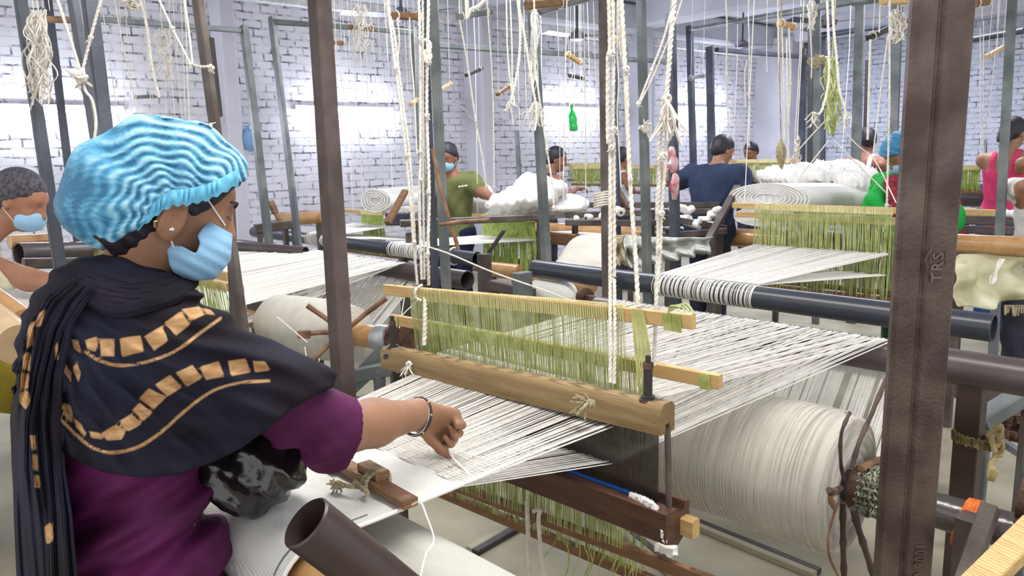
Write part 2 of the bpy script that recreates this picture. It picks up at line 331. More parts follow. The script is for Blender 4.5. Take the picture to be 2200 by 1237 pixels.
part('reed', MB().threads(P, .0011, 4), M['reed'], bt, 'dark fine-toothed reed', 'stuff')
part('rod', MB().tube([L(-.932, s0+.03, .93), L(-.925, s0+.03, .74)], .0075, 10), M['steel'], bt)
part('rod', MB().tube([L(-1.985, s0+.03, .90), L(-1.985, s0+.03, .72)], .0075, 10), M['steel'], bt)
for a_, z_ in ((-1.975, .948), (-.985, .988)):
    c = L(a_, s0+.028, z_)
    b_ = part('bolt', MB().lathe(c-[0, 0, .003], c+[0, 0, .1], [(0, .02), (.004, .02), (.005, .016), (.01, .016), (.011, .0105), (.075, .0105), (.076, .007), (.105, .0065), (.106, .003)], 20), M['black'], bt)
    part('nut', MB().lathe(c+[0, 0, .072], c+[0, 0, .09], [(0, .0125), (.014, .0125), (.014, .006)], 6), M['iron'], b_, sharp=20)
    part('washer', MB().lathe(c-[0, 0, .004], c+[0, 0, .004], [(0, .022), (.003, .022), (.0032, .012)], 24), M['iron'], b_)
def knot(c, r, tails=5, tl=.03, dirn=(0, 0, -1), seed=0, tr=.0022):
    rs = np.random.default_rng(seed); m = MB(); c = np.asarray(c, float)
    for q in range(3):
        o = rs.normal(0, 1, 3); u = nrm(np.cross(o, rs.normal(0, 1, 3))); v_ = nrm(np.cross(o, u)); an = np.linspace(0, 5.6, 14)
        m.tube([c+r*.6*(u*math.cos(t)+v_*math.sin(t))+nrm(o)*r*.3*math.sin(t*2) for t in an], r*.33, 7)
    for q in range(tails):
        d = nrm(np.asarray(dirn, float)+rs.normal(0, .55, 3)); e = d+rs.normal(0, .35, 3)
        m.tube(sm([c, c+d*tl*.5, c+(d+e)*tl*.5+[0, 0, -tl*.15]], 4), [tr]*8+[tr*.5], 5)
    return m
part('cord_knot', knot(Q(880, 783, 2.36), .013, 7, .035, (.1, -.2, -1), 1), M['rope'], bt, 'white cord knot on the cap')
part('cord_knot', knot(Q(1268, 868, 1.80), .014, 22, .04, (-.6, -.7, -.1), 2, .003), M['oldrope'], bt, 'frayed cream tuft on the cap')
part('peg_hole', MB().lathe(Q(829, 766, 2.41), Q(829, 766, 2.415), [(0, .009), (.003, .009)], 12), M['black'], bt)
part('peg_hole', MB().lathe(Q(955, 790, 2.265), Q(955, 790, 2.27), [(0, .007), (.003, .007)], 12), M['black'], bt)
ml = MB()
for q in range(26):
    t = q/25; c = L(-1.02+.11*t, s0+.012-.02*t, .745-(.0 if t < .75 else (t-.75)*.28)); ml.ball(c, .006+.004*random.random(), 6, rough=.4)
part('cotton_lint', ml, M['lint'], bt, 'white cotton fluff on the beam end', 'stuff')

# --- warp of the near loom
AR, AL = -1.085, -1.86
def spread(n, a0, a1, gaps, seed, jit=.25):
    rs = np.random.default_rng(seed); x = np.linspace(a0, a1, n)+rs.uniform(-jit, jit, n)*(a1-a0)/n
    keep = np.ones(n, bool)
    for g, wd in gaps: keep &= ~((x > g) & (x < g+wd))
    x = x[keep]; return x+.0016*np.sin(x*95)+.0012*np.sin(x*237+1)
wt = thing('warp_threads', 'white warp threads stretched over the near loom from cloth to back pipe', 'warp threads', L(-1.45, 1.4, .8))
gaps = [(-1.29, .006), (-1.42, .004), (-1.60, .005), (-1.74, .004), (-1.2, .003)]
# two sheds between fell and reed
def shed(xs, zr, zf, s_end=s0+.03, seed=0):
    rs = np.random.default_rng(seed)
    return np.array([[L(-1.062+(x-AR)*.72, .90, zf+rs.uniform(0, .001)), L(x, s_end, zr+.012*(AR-x)/(AR-AL)*-1+rs.uniform(-.002, .002))] for x in xs])
xu = spread(150, AR, AL, gaps, 3); xl = spread(150, AR-.002, AL, gaps, 4)
part('upper_shed', MB().threads(shed(xu, .897, .922), .00125, 4, .25), M['warpc'], wt, kind='stuff')
part('lower_shed', MB().threads(shed(xl, .80, .918), .00125, 4, .25), M['warpc'], wt, kind='stuff')
# reed -> shafts -> back pipe, fanning out over the back pipe
def back(xs, z0, z1, seed, s1=1.5):
    rs = np.random.default_rng(seed); out = []
    for x in xs:
        t = (x-AR)/(AL-AR); xb = -.80-t*(1.02)+rs.normal(0, .012)
        out.append([L(x, s0+.03, z0), L(x+.0*t, s1, z1), L(xb, 2.40, .966+rs.uniform(0, .006))])
    return np.array(out)
part('back_warp', MB().threads(back(spread(190, AR, AL, gaps, 5), .88, .93, 5), .0014, 4, .35), M['warpc'], wt, kind='stuff')
part('back_warp', MB().threads(back(spread(190, AR, AL, gaps, 6), .80, .80, 6, 1.56), .0014, 4, .35), M['warpc'], wt, kind='stuff')
# from the back pipe down to the warp beam, in bands
rs = np.random.default_rng(11); P = []; x = -.74
while x > -1.86:
    nb = rs.integers(7, 20)
    for q in range(nb):
        x -= .0026; P.append([L(x, 2.44, .963), L(x, 2.483, .915), L(x+rs.normal(0, .001), 2.228, .64)])
    x -= rs.choice([.006, .014, .022])
part('down_warp', MB().threads(P, .0013, 4, .2), M['warpc'], wt, kind='stuff')
# selvedge cord + loose cross thread
part('selvedge_cord', MB().tube([L(-1.062, .90, .924), L(-1.085, 1.15, .912), L(-1.095, s0+.01, .90)], .0028, 6), M['cotton'], wt)
part('weft_thread', MB().tube(sm([Q(945, 940, 1.66), Q(975, 985, 1.585), Q(1010, 1020, 1.53), Q(1024, 1032, 1.51)], 5), .0022, 6), M['cotton'], wt, 'loose thick weft thread')

# --- open weave in front of the fell, woven cloth, roll
fz = .922
xs = np.linspace(-1.06, -1.86, 2)
ns = MB()
for i in range(15):
    ss = .905+i*.0085; j = np.linspace(0, 1, 40)
    ns.tube([L(-1.062-.56*t, ss+.004*math.sin(9*t+i)+.03*max(0, t-.3)*(i/15), fz+.0015-.0004*i+.0006*math.sin(t*160+i*3)) for t in j], .0009, 4)
part('open_weft', ns, M['cotton'], wt, kind='stuff')
ct = thing('woven_cloth', 'thick white woven cloth stretched from the near warp to the taped roller', 'cloth', L(-1.45, .7, .85))
def cloth_path():
    pts = [(.905, fz), (.86, fz), (.78, fz+.001), (.70, fz+.002), (.64, fz+.004)]
    for an in np.linspace(90, 300, 22): pts.append((.59+.082*math.cos(math.radians(an)), .848+.082*math.sin(math.radians(an))))
    return pts
cp = cloth_path(); G = []
for s_, z_ in cp: G.append([L(-1.066-.58*t+.0025*math.sin(s_*60)*(t == 0), s_, z_+.0016*math.sin(t*31+s_*9)) for t in np.linspace(0, 1, 50)])
part('cloth_sheet', MB().grid(np.array(G)[:, ::-1], .003), M['cloth'], ct)
cm = MB(); cm.tube([L(-1.062, s_, z_+.001) for s_, z_ in cp], .0042, 8)
part('selvedge', cm, M['fabric'], ct, 'thick rolled white selvedge')
sp_ = MB(); sp_.tube([L(-1.087, s_, z_+.0025) for s_, z_ in cp[3:]], .0012, 5); part('seam_line', sp_, M['steelgrey'], ct, 'dark stitched line beside the selvedge')
rl = MB(); rl.lathe(L(-1.72, .59, .848), L(-1.0, .59, .848), [(0, .0), (.001, .062), (.9, .062), (.93, .064), (.99, .064), (.991, 0)], 40)
solo('cloth_roller', rl, M['tape'], 'brown taped roller end sticking out of the white cloth roll at bottom', 'roller')
fp = thing('foreground_pipe', 'dark grey open pipe slanting across the bottom front', 'pipe', L(-.5, .47, 1.0))
_c = Q(655, 1120, 1.05); _v = nrm(CAM-_c); _r = RC@np.array([1, 0, 0]); _u = RC@np.array([0, 1, 0])
_i = nrm((-_r*.788+_u*.615)-_v*((-_r*.788+_u*.615)@_v)); _e = nrm(_i*.87+_v*.46)
part('pipe', MB().pipe(_c, _c-_e*.46, .0395, .003, 48), mat('brown_black_pipe', (66, 54, 54), .38, 0, .06, 5, .06, 60, rgb2=(56, 44, 44), spec=.45), fp)

# --- wooden temple stick on the cloth with knotted rope
tp = thing('temple_stick', 'brown wooden temple stick lying across the white cloth', 'wooden stick', L(-1.25, .76, .93))
part('stick', MB().bar(L(-1.62, .80, .938), L(-1.045, .765, .938), .032, .018), M['oldwood'], tp)
part('slip', MB().bar(L(-1.62, .765, .935), L(-1.28, .762, .935), .02, .012), M['pine'], tp, 'pale inner slat')
part('cleat', MB().bar(L(-1.22, .785, .955), L(-1.15, .78, .955), .03, .016), M['oldwood'], tp)
c = L(-1.165, .772, .95); kn = MB()
for q in range(2): kn.tube(sm([c+AV*(.010*q)-BV*.028+[0, 0, -.018], c+AV*.01*q-BV*.026+[0, 0, .004], c+AV*.01*q+[0, 0, .016], c+AV*.01*q+BV*.024+[0, 0, .004], c+AV*.01*q+BV*.026+[0, 0, -.016]], 5), .0046, 9, 3, 240)
kn.tube(sm([c-BV*.035+[0, 0, -.008], c-BV*.048-AV*.014+[0, 0, -.006], c-BV*.058-AV*.036+[0, 0, -.006]], 5), [.0046]*8+[.006, .007, .008], 9, 3, 240)
kn.tube(sm([c-BV*.042-AV*.008+[0, 0, .004], c-BV*.032+AV*.014-[0, 0, .008], c-BV*.040+AV*.034-[0, 0, .012]], 5), .0044, 9, 3, 240)
kn.add(*[(lambda m_: (np.concatenate(m_.v), m_.f))(knot(c-BV*.060-AV*.036-ZV*.006, .009, 12, .018, (-.6, -.3, 0), 5))][0])
solo('rope_knot', kn, M['oldrope'], 'frayed braided rope knotted round the temple stick', 'rope')
solo('white_string', MB().tube(sm([Q(885, 1084, 1.36), Q(903, 1078, 1.33), Q(915, 1105, 1.3), Q(932, 1158, 1.27), Q(915, 1190, 1.24), Q(903, 1240, 1.2)], 8), .0016, 6), M['cotton'], 'thin white string trailing off the cloth edge past the temple stick', 'string')

# --- lower big roll of finished cloth (its far edge shows under the cloth)
c0, c1 = L(-1.75, .768, .718), L(.1, .768, .718)
rl = MB(); rl.lathe(c0, c1, [(0, .03), (.01, .14), (.3, .142), (.9, .14), (1.5, .142), (1.84, .14), (1.85, .03)], 72)
solo('cloth_roll', rl, M['shadedcloth'], 'big roll of grey-white cloth under the near loom, lower right of the stretched cloth', 'cloth roll')

# --- heddle shafts
LOOPS = {}
def heddles(a0, a1, s_, zt0, zt1, zm, zb0, zb1, n, jit, seed, m, mb=None, ds=.012, r=.0011):
    rs = np.random.default_rng(seed); mb = mb or MB(); P = []; Q2 = []
    for i in range(n):
        t = (i+rs.uniform(-.3, .3))/(n-1); a_ = a0+(a1-a0)*t; zt = zt0+(zt1-zt0)*t; zb = zb0+(zb1-zb0)*t; o = rs.normal(0, jit)
        P.append([L(a_, s_-ds, zt-.01), L(a_+o, s_, zm+rs.uniform(-.01, .01)), L(a_+o*.3, s_+ds*rs.choice([-1, 1]), zb)])
        Q2.append([L(a_+.004, s_-ds, zt-.038), L(a_, s_-ds, zt+.002), L(a_-.003, s_+ds, zt+.002)])
    mb.threads(P, r, 3, .3); lp_ = MB().threads(Q2[::2] if r < .0013 else Q2, r*1.5, 4, .2); LOOPS[id(mb)] = lp_; return mb
sh = thing('heddle_shaft', 'front heddle shaft of the near loom with green cords over a pale wooden bar', 'heddle shaft', L(-1.5, 1.5, .5), 'heddle shafts of the near loom')
part('upper_bar', MB().bar(L(-2.135, 1.5, 1.106), L(-.924, 1.5, 1.163), .018, .036), M['pine'], sh)
part('lower_bar', MB().bar(L(-1.95, 1.5, .485), L(-.84, 1.5, .535), .018, .034), M['oldwood'], sh, 'dull lower bar')
hb_ = heddles(-1.98, -1.115, 1.5, 1.128, 1.176, .93, .48, .53, 230, .004, 1, None); part('heddle_cords', hb_, M['heddle'], sh, kind='stuff'); part('cord_loops', LOOPS[id(hb_)], M['loopc'], sh, kind='stuff')
mw = MB()
for a_ in (-.975, -1.0): 
    for q in range(6): mw.tube([L(a_+.004*q, 1.488, 1.175), L(a_+.004*q+.006, 1.487, 1.135)], .0022, 5)
part('cord_binding', mw, M['heddle2'], sh)
mk = MB(); rs = np.random.default_rng(5)
for q in range(12): mk.tube(sm([L(-1.09+.003*q, 1.487, 1.175), L(-1.075+.004*q, 1.483, 1.06), L(-1.055+rs.normal(0, .012), 1.48, .97+rs.uniform(-.02, .02))], 4), .0016, 5)
part('slack_cords', mk, mat('pale_yellow_cord', (206, 206, 140), .8, spec=.1), sh, 'loose pale yellow cords at the right')
mk = MB()
for q in range(5): mk.tube(sm([L(-.985, 1.487, 1.178), L(-.975+.01*q, 1.48, 1.195+.003*q), L(-.955+.012*q, 1.475, 1.20-.003*q)], 4), .0022, 5)
part('cord_tails', mk, M['heddle'], sh)
sh = thing('heddle_shaft', 'rear heddle shaft of the near loom, its pale bar set lower just behind', 'heddle shaft', L(-1.5, 1.56, .45), 'heddle shafts of the near loom')
part('upper_bar', MB().bar(L(-2.19, 1.56, .985), L(-.885, 1.56, 1.012), .018, .036), M['pine'], sh)
part('lower_bar', MB().bar(L(-1.98, 1.56, .40), L(-.86, 1.56, .43), .018, .034), M['oldwood'], sh, 'dull lower bar')
hb_ = heddles(-2.0, -1.10, 1.56, 1.005, 1.03, .80, .41, .44, 210, .005, 2, None, r=.00125); part('heddle_cords', hb_, M['heddle2'], sh, kind='stuff'); part('cord_loops', LOOPS[id(hb_)], M['heddle'], sh, kind='stuff')
mw = MB()
for q in range(7): mw.tube([L(-.935+.004*q, 1.548, 1.028), L(-.931+.004*q, 1.547, .99)], .0022, 5)
for q in range(3): mw.tube([L(-2.15+.004*q, 1.548, 1.0), L(-2.15+.004*q, 1.547, .965)], .0022, 5)
part('cord_binding', mw, M['heddle2'], sh)
mk = MB(); rs = np.random.default_rng(9)
for q in range(16):
    a_ = -1.35+.3*rs.random(); z_ = .50
    mk.tube(sm([L(a_, 1.49, z_), L(a_+rs.normal(0, .02), 1.485, z_-.05), L(a_+rs.normal(0, .03), 1.49, z_-.10-.06*rs.random())], 4), .0013, 5)
solo('cord_tangle', mk, M['heddle2'], 'loose green cord ends dangling below the near heddles at bottom', 'cord ends', kind='stuff')
solo('lint_clump', MB().ball(L(-.985, 1.5, .575), .02, 12, (1.3, 1, .8), .25).ball(L(-1.01, 1.5, .57), .014, 10, rough=.3), M['lint'], 'pinkish lint clump caught under the dark batten beam', 'lint')

# --- back pipes
def pipe_thing(nm, lab, p0, p1, r, m, solid=False, cat='pipe', group=None):
    t = thing(nm, lab, cat, (np.asarray(p0)+np.asarray(p1))/2, group)
    part('tube_body', MB().pipe(p0, p1, r, .005) if not solid else MB().lathe(p0, p1, [(0, 0), (.001, r), (np.linalg.norm(np.asarray(p1)-p0)-.001, r), (np.linalg.norm(np.asarray(p1)-p0), 0)], 36), m, t)
    if nm in ('steel_pipe', 'cloth_roller') and min(p0[2], p1[2]) > .5 and 'left edge' not in lab:
        for f_ in (.12, .88): c_ = np.asarray(p0)*(1-f_)+np.asarray(p1)*f_; part('leg', MB().bar(c_-ZV*r*.9, np.array([c_[0], c_[1], 0]), .04, .04, AV), M['steel'], t)
    return t
pipe_thing('back_pipe', 'thick dark pipe carrying the near warp at its back, running off right', L(-1.96, 2.43, .912), L(-.1, 2.44, .907), .052, M['pvc'])
bp2 = pipe_thing('back_pipe', 'long blue-black open pipe with black and white thread wrap', L(-2.87, 3.02, .93), L(-.66, 3.02, .915), .050, M['pipeblue'])
def wrap(p0, p1, r, n, seed, parent, m, rr=.0016, name='thread_wrap'):
    mb = MB(); rs = np.random.default_rng(seed); p0 = np.asarray(p0); p1 = np.asarray(p1); d = nrm(p1-p0); u = nrm(np.cross(d, ZV)); an = np.linspace(0, 2*math.pi, 25)
    for i in range(n):
        if rs.random() < .08 or math.sin(i*1.15) > .55: continue
        c = p0+(p1-p0)*(i+rs.uniform(-.3, .3))/n
        mb.tube([c+(u*math.cos(t)+ZV*math.sin(t))*(r+rr*.6)+d*.004*math.sin(t) for t in an], rr, 4, cap=False)
    return part(name, mb, m, parent, kind='stuff')
wrap(L(-2.06, 3.02, .925), L(-1.55, 3.02, .921), .050, 120, 3, bp2, M['cotton'], .0019)
# --- big warp beam (right), with sticks and hub
wb = thing('warp_roller', 'huge roll of white warp yarn at lower right with dark sticks round its end', 'warp roller', L(-1.3, 2.03, .45))
wc = lambda a_: L(a_, 2.03, .635)
pr = [(0, .05), (.004, .17), (.05,.194)]+[(.1+.09*i, .196+.002*math.sin(i*1.7)) for i in range(14)]+[(1.30, .186), (1.33, .19), (1.338, .182), (1.345, .14), (1.338, .08), (1.33, .05)]
my = mat('wound_white_yarn', (202, 199, 191), .85, 0, .04, 18, .25, 60, 'ringX', spec=.08)
part('wound_yarn', MB().lathe(wc(-2.09), wc(-.74), pr, 96), my, wb)
part('shaft', MB().lathe(wc(-2.2), wc(-.05), [(0, .045), (2.15, .045)], 32), mat('dark_shiny_shaft', (84, 78, 80), .22, .3, .1, 14, .3, 50, spec=.7), wb, 'dark shaft with shiny taped surface')
cr = lambda a_, s_, z_: wc(a_)+BV*s_+ZV*z_
part('hub', MB().lathe(wc(-.745), wc(-.56), [(0, .03), (.006, .060), (.05, .058), (.14, .053), (.175, .050), (.176, .02)], 24), M['darkwood'], wb, 'dark hub behind the sticks')
def Pa(u, v, a_):
    r = RC@ray(u, v); return CAM+r*((a_-CAM@AV)/(r@AV))
for pts, r_, mm in (([(1812, 1030), (1806, 985), (1808, 930), (1826, 885)], .0045, 0), ([(1830, 1003), (1846, 950), (1872, 890), (1903, 815)], .0062, 0), ([(1850, 1008), (1868, 996), (1896, 986)], .010, 1), ([(1806, 1048), (1790, 1058), (1781, 1052)], .008, 0),
                    ([(1800, 1080), (1790, 1110), (1780, 1150), (1782, 1195), (1802, 1240)], .0032, 1), ([(1811, 1080), (1811, 1140), (1812, 1190), (1814, 1250)], .0075, 0), ([(1832, 1092), (1846, 1140), (1862, 1190), (1885, 1260)], .0085, 0), ([(1796, 1052), (1784, 1068), (1792, 1090)], .007, 1)):
    PP = sm([Pa(u, v, -.715) for u, v in pts], 4); rr_ = [r_*(1.3 if i % 4 == 2 else 1) for i in range(len(PP))]
    part('stick', MB().tube(PP, rr_, 8), M['bamboo'] if mm else M['darkstick'], wb)
my2 = mat('wound_yarn_strand', (210, 207, 199), .85, 0, .05, 18, 0)
sm_ = MB(); rs = np.random.default_rng(77); an = np.linspace(0, 2*math.pi, 73)
for i in range(150):
    a_ = -2.0+1.22*(i+rs.uniform(-.5, .5))/150; dt = rs.uniform(-.012, .012); R_ = .1985
    sm_.tube([L(a_+dt*math.sin(x+i), 2.03+R_*math.cos(x), .635+R_*math.sin(x)) for x in an], .0011, 3, cap=False)
part('yarn_strands', sm_, my2, wb, kind='stuff')
sm_ = MB()
for i in range(26):
    R_ = .08+.11*i/26; sm_.tube([L(-.742-.012*abs(R_-.14)/.06+.001*math.sin(3*x+i), 2.03+R_*math.cos(x), .635+R_*math.sin(x)) for x in an], .0016, 3, cap=False)
part('end_windings', sm_, my2, wb, kind='stuff')
gm = MB()
for i in range(9):
    c = wc(-.71+.011*i); an = np.linspace(0, 2*math.pi, 22); gm.tube([c+(BV*math.cos(t)+ZV*math.sin(t))*(.060+.003*math.sin(7*t+i*2))+AV*.004*math.sin(5*t+i) for t in an], .0085, 9, 3, 190, cap=False)
solo('rope_wrap', gm, mat('pale_green_rope', (208, 214, 190), .9, 0, .12, 30, .5, 150, 'rope', spec=.1), 'pale green rope wound round the warp beam hub', 'rope')
om = MB()
for i in range(4):
    an = np.linspace(0, 2*math.pi, 24); c = wc(-.475+.008*i)
    om.tube([c+(BV*math.cos(t)*.048+ZV*(math.sin(t)*.06-.012))+AV*(.012*math.sin(t)) for t in an], .0065, 8, cap=False)
solo('cloth_band', om, M['orange'], 'orange cloth band tied round the shiny shaft at lower right', 'cloth band')
# ================================================================== organic surfaces: blended distance fields -> one continuous mesh
def frame(fwd, up=(0, 0, 1)):                               # columns: side (right), fwd, up
    f_ = nrm(fwd); s_ = nrm(np.cross(f_, up)); return np.array([s_, f_, np.cross(s_, f_)]).T
def cap(a, b, ra, rb=None, k=.02, op=1): return ('c', np.asarray(a, float), np.asarray(b, float), ra, ra if rb is None else rb, k, op)
def ell(c, r, R=np.eye(3), k=.02, op=1): return ('e', np.asarray(c, float), np.asarray(r, float), R, None, k, op)
def prim_d(p, X):
    if p[0] == 'c':
        a, b = p[1], p[2]; ba = b-a; h = np.clip(((X-a)@ba)/max(ba@ba, 1e-9), 0, 1)
        return np.linalg.norm(X-a-h[:, None]*ba, axis=1)-(p[3]+(p[4]-p[3])*h)
    q = (X-p[1])@p[3]; k0 = np.linalg.norm(q/p[2], axis=1); k1 = np.linalg.norm(q/(p[2]*p[2]), axis=1)
    return np.where(k0 < 1e-3, -p[2].min(), k0*(k0-1)/np.maximum(k1, 1e-6))
def field(prims, X, disp=None, clip=None):
    d = np.full(len(X), 9.)
    for p in prims:
        e = prim_d(p, X); k = p[5]
        if p[6] > 0:
            h = np.maximum(k-np.abs(d-e), 0)/k; d = np.minimum(d, e)-h*h*k/4
        else:
            e = -e; h = np.maximum(k-np.abs(d-e), 0)/k; d = np.maximum(d, e)+h*h*k/4
    if disp is not None: d = d+disp(X)
    if clip is not None: d = np.maximum(d, clip(X))
    return d
def polygonise(prims, h, disp=None, clip=None, pad=.03):
    lo = np.full(3, 9e9); hi = -lo
    for p in prims:
        if p[6] < 0: continue
        if p[0] == 'c': pts = [p[1]-p[3], p[1]+p[3], p[2]-p[4], p[2]+p[4]]
        else: e = np.abs(p[3])@p[2]; pts = [p[1]-e, p[1]+e]
        lo = np.minimum(lo, np.min(pts, 0)); hi = np.maximum(hi, np.max(pts, 0))
    lo -= pad; hi += pad; NB = 10
    nb = np.ceil((hi-lo)/(h*NB)).astype(int); n = nb*NB+1
    cen = lo+(np.stack(np.meshgrid(*[np.arange(i) for i in nb], indexing='ij'), -1).reshape(-1, 3)+.5)*NB*h
    dc = np.concatenate([field(prims, cen[i:i+20000], disp, clip) for i in range(0, len(cen), 20000)])
    Vv = np.ones(tuple(n), np.float32); bi = np.stack(np.meshgrid(*[np.arange(i) for i in nb], indexing='ij'), -1).reshape(-1, 3)
    rad = NB*h*.87+.012
    loc = np.stack(np.meshgrid(*[np.arange(NB+1)]*3, indexing='ij'), -1).reshape(-1, 3)
    for q, d in zip(bi, dc):
        if d < -rad: o = q*NB; Vv[o[0]:o[0]+NB+1, o[1]:o[1]+NB+1, o[2]:o[2]+NB+1] = -1
    keep = np.where(np.abs(dc) <= rad)[0]
    for i0 in range(0, len(keep), 60):
        ks = keep[i0:i0+60]; idx = (bi[ks][:, None, :]*NB+loc[None]).reshape(-1, 3)
        val = field(prims, lo+idx*h, disp, clip); Vv[idx[:, 0], idx[:, 1], idx[:, 2]] = val
    S = Vv < 0
    C8 = [(i, j, k) for i in (0, 1) for j in (0, 1) for k in (0, 1)]
    cnt = sum(S[i:n[0]-1+i, j:n[1]-1+j, k:n[2]-1+k].astype(np.int8) for i, j, k in C8)
    act = np.argwhere((cnt > 0) & (cnt < 8))
    cv = np.stack([Vv[act[:, 0]+i, act[:, 1]+j, act[:, 2]+k] for i, j, k in C8], 1)
    acc = np.zeros((len(act), 3)); m = np.zeros(len(act))
    for e0 in range(8):
        for ax in range(3):
            if C8[e0][ax]: continue
            c1 = list(C8[e0]); c1[ax] = 1; e1 = C8.index(tuple(c1)); a, b = cv[:, e0], cv[:, e1]; x = (a < 0) != (b < 0)
            t = np.where(x, a/np.where(x, a-b, 1), 0); pt = np.array(C8[e0], float)[None].repeat(len(act), 0); pt[:, ax] += t
            acc += pt*x[:, None]; m += x
    P = lo+(act+acc/m[:, None])*h
    ID = np.full(tuple(n-1), -1, np.int64); ID[act[:, 0], act[:, 1], act[:, 2]] = np.arange(len(act))
    Fc = []
    for ax in range(3):
        sl0 = [slice(None)]*3; sl1 = [slice(None)]*3; sl0[ax] = slice(0, n[ax]-1); sl1[ax] = slice(1, n[ax])
        a, b = S[tuple(sl0)], S[tuple(sl1)]; E = np.argwhere(a != b); o1, o2 = [(1, 2), (2, 0), (0, 1)][ax]
        ok = (E[:, o1] > 0) & (E[:, o2] > 0) & (E[:, o1] < n[o1]-1) & (E[:, o2] < n[o2]-1); E = E[ok]
        def g(d1, d2):
            c = E.copy(); c[:, o1] += d1; c[:, o2] += d2; return ID[c[:, 0], c[:, 1], c[:, 2]]
        q = np.stack([g(-1, -1), g(0, -1), g(0, 0), g(-1, 0)], 1); ins = a[E[:, 0], E[:, 1], E[:, 2]]
        q[~ins] = q[~ins][:, ::-1]; Fc.append(q)
    Fc = np.concatenate(Fc); Fc = Fc[(Fc >= 0).all(1)]
    return P, Fc
def relax(P, Fc, it=2, lam=.5):
    for _ in range(it):
        s_ = np.zeros_like(P); c = np.zeros(len(P))
        for i in range(4):
            a, b = Fc[:, i], Fc[:, (i+1) % 4]
            for q in range(3): s_[:, q] += np.bincount(a, P[b, q], len(P))+np.bincount(b, P[a, q], len(P))
            c += np.bincount(a, minlength=len(P))+np.bincount(b, minlength=len(P))
        P = P+lam*(s_/np.maximum(c, 1)[:, None]-P)
    return P
def organic(name, prims, h, m, parent=None, label=None, disp=None, clip=None, smooth=2, kind=None):
    P, Fc = polygonise(prims, h, disp, clip); P = relax(P, Fc, smooth)
    o = part(name, (P, Fc.tolist()), m, parent, label, kind, sharp=None) if parent else (P, Fc.tolist())
    return o
def skin_mat(name, rgb): return mat(name, rgb, .5, 0, .07, 18, .1, 160, spec=.35, sss=.12)
SK = dict(a=skin_mat('warm_brown_skin', (152, 112, 88)), b=skin_mat('brown_skin', (140, 96, 76)), c=skin_mat('mid_brown_skin', (158, 112, 90)))
HAIR = mat('black_hair', (40, 34, 44), .5, 0, .15, 60, .5, 120, spec=.4)
MASKM = mat('pale_blue_mask', (150, 190, 222), .75, 0, .05, 8, .3, 40, spec=.2)
def fabm(name, rgb, rgb2=None): return mat(name, rgb, .85, 0, .1, 10, .25, 60, rgb2=rgb2, spec=.15)
def sin3(X, f, ph=0): return np.sin(X[:, 0]*f+ph)*np.sin(X[:, 1]*f*1.13+ph*2)*np.sin(X[:, 2]*f*.9+ph*3)

def hand_prims(wr, d, up, side, curl=.6, sc=1.0, k=.006, tsp=.65, spread=.0):
    # wr: wrist, d: pointing direction, up: back of the hand, side: towards the thumb
    d = nrm(d); side = nrm(side-d*(side@d)); up = nrm(np.cross(side, d))*np.sign(np.cross(side, d)@up+1e-9); pr = []
    kn = wr+d*.085*sc
    for t in (-.030, -.010, .010, .028):
        pr.append(cap(wr+side*t*.6*sc+d*.01, kn+side*t*sc-d*abs(t-.005)*.25, .0155*sc, .0125*sc, .014))
    for i, (t, ln) in enumerate(((.030, .072), (.010, .080), (-.010, .074), (-.029, .060))):
        b = kn+side*t*sc-d*abs(t-.005)*.25; c = curl*(1+.12*i); dd = d+side*spread*(t*20); seg = [ln*.46, ln*.31, ln*.26]; r = [.0088, .0082, .0074, .0062]
        an = c*.6
        for j in range(3):
            v = nrm(dd*math.cos(an)-up*math.sin(an)); e = b+v*seg[j]*sc
            pr.append(cap(b, e, r[j]*sc, r[j+1]*sc, k)); b = e; an += c
    tb = wr+d*.022*sc+side*.026*sc-up*.006; v1 = nrm(d*(1.2-tsp*.7)+side*tsp-up*.35*curl); t1 = tb+v1*.042*sc; v2 = nrm(d*1.0+side*.1-up*.55*curl); t2 = t1+v2*.032*sc; v3 = nrm(d-side*.25-up*.6*curl); t3 = t2+v3*.024*sc
    pr += [cap(tb, t1, .0125*sc, .0105*sc, .012), cap(t1, t2, .0102*sc, .0092*sc, .006), cap(t2, t3, .009*sc, .007*sc, .005)]
    return pr
def head_prims(c, fw, up=(0, 0, 1), sc=1.0, ear=True):
    R = frame(fw, up); g = lambda s_, f_, u_: c+R@(np.array([s_, f_, u_])*sc); e = lambda *a: np.array(a)*sc
    pr = [ell(c+R@(np.array([0, -.012, .025])*sc), e(.077, .096, .092), R, .02), ell(g(0, .022, -.035), e(.058, .068, .078), R, .03),
          ell(g(0, .055, -.078), e(.030, .030, .026), R, .03), ell(g(0, .060, .030), e(.052, .028, .03), R, .02),
          cap(g(0, .088, .012), g(0, .104, -.026), .008*sc, .0125*sc, .012), ell(g(.012, .094, -.030), e(.009, .010, .008), R, .006), ell(g(-.012, .094, -.030), e(.009, .010, .008), R, .006),
          ell(g(.030, .082, .010), e(.016, .014, .010), R, .012, -1), ell(g(-.030, .082, .010), e(.016, .014, .010), R, .012, -1),
          ell(g(.030, .071, .009), e(.0125, .0125, .0115), R, .004), ell(g(-.030, .071, .009), e(.0125, .0125, .0115), R, .004),
          ell(g(0, .086, -.050), e(.022, .010, .0055), R, .006), ell(g(0, .083, -.060), e(.018, .010, .006), R, .005),
          ell(g(.034, .062, -.025), e(.022, .020, .022), R, .02), ell(g(-.034, .062, -.025), e(.022, .020, .022), R, .02)]
    if ear:
        for s_ in (1, -1):
            pr += [ell(g(.075*s_, -.008, -.004), e(.0075, .019, .031), R, .008), ell(g(.083*s_, -.006, .0), e(.006, .010, .018), R, .004, -1), ell(g(.078*s_, -.0, -.028), e(.006, .009, .010), R, .006)]
    return pr, R, g
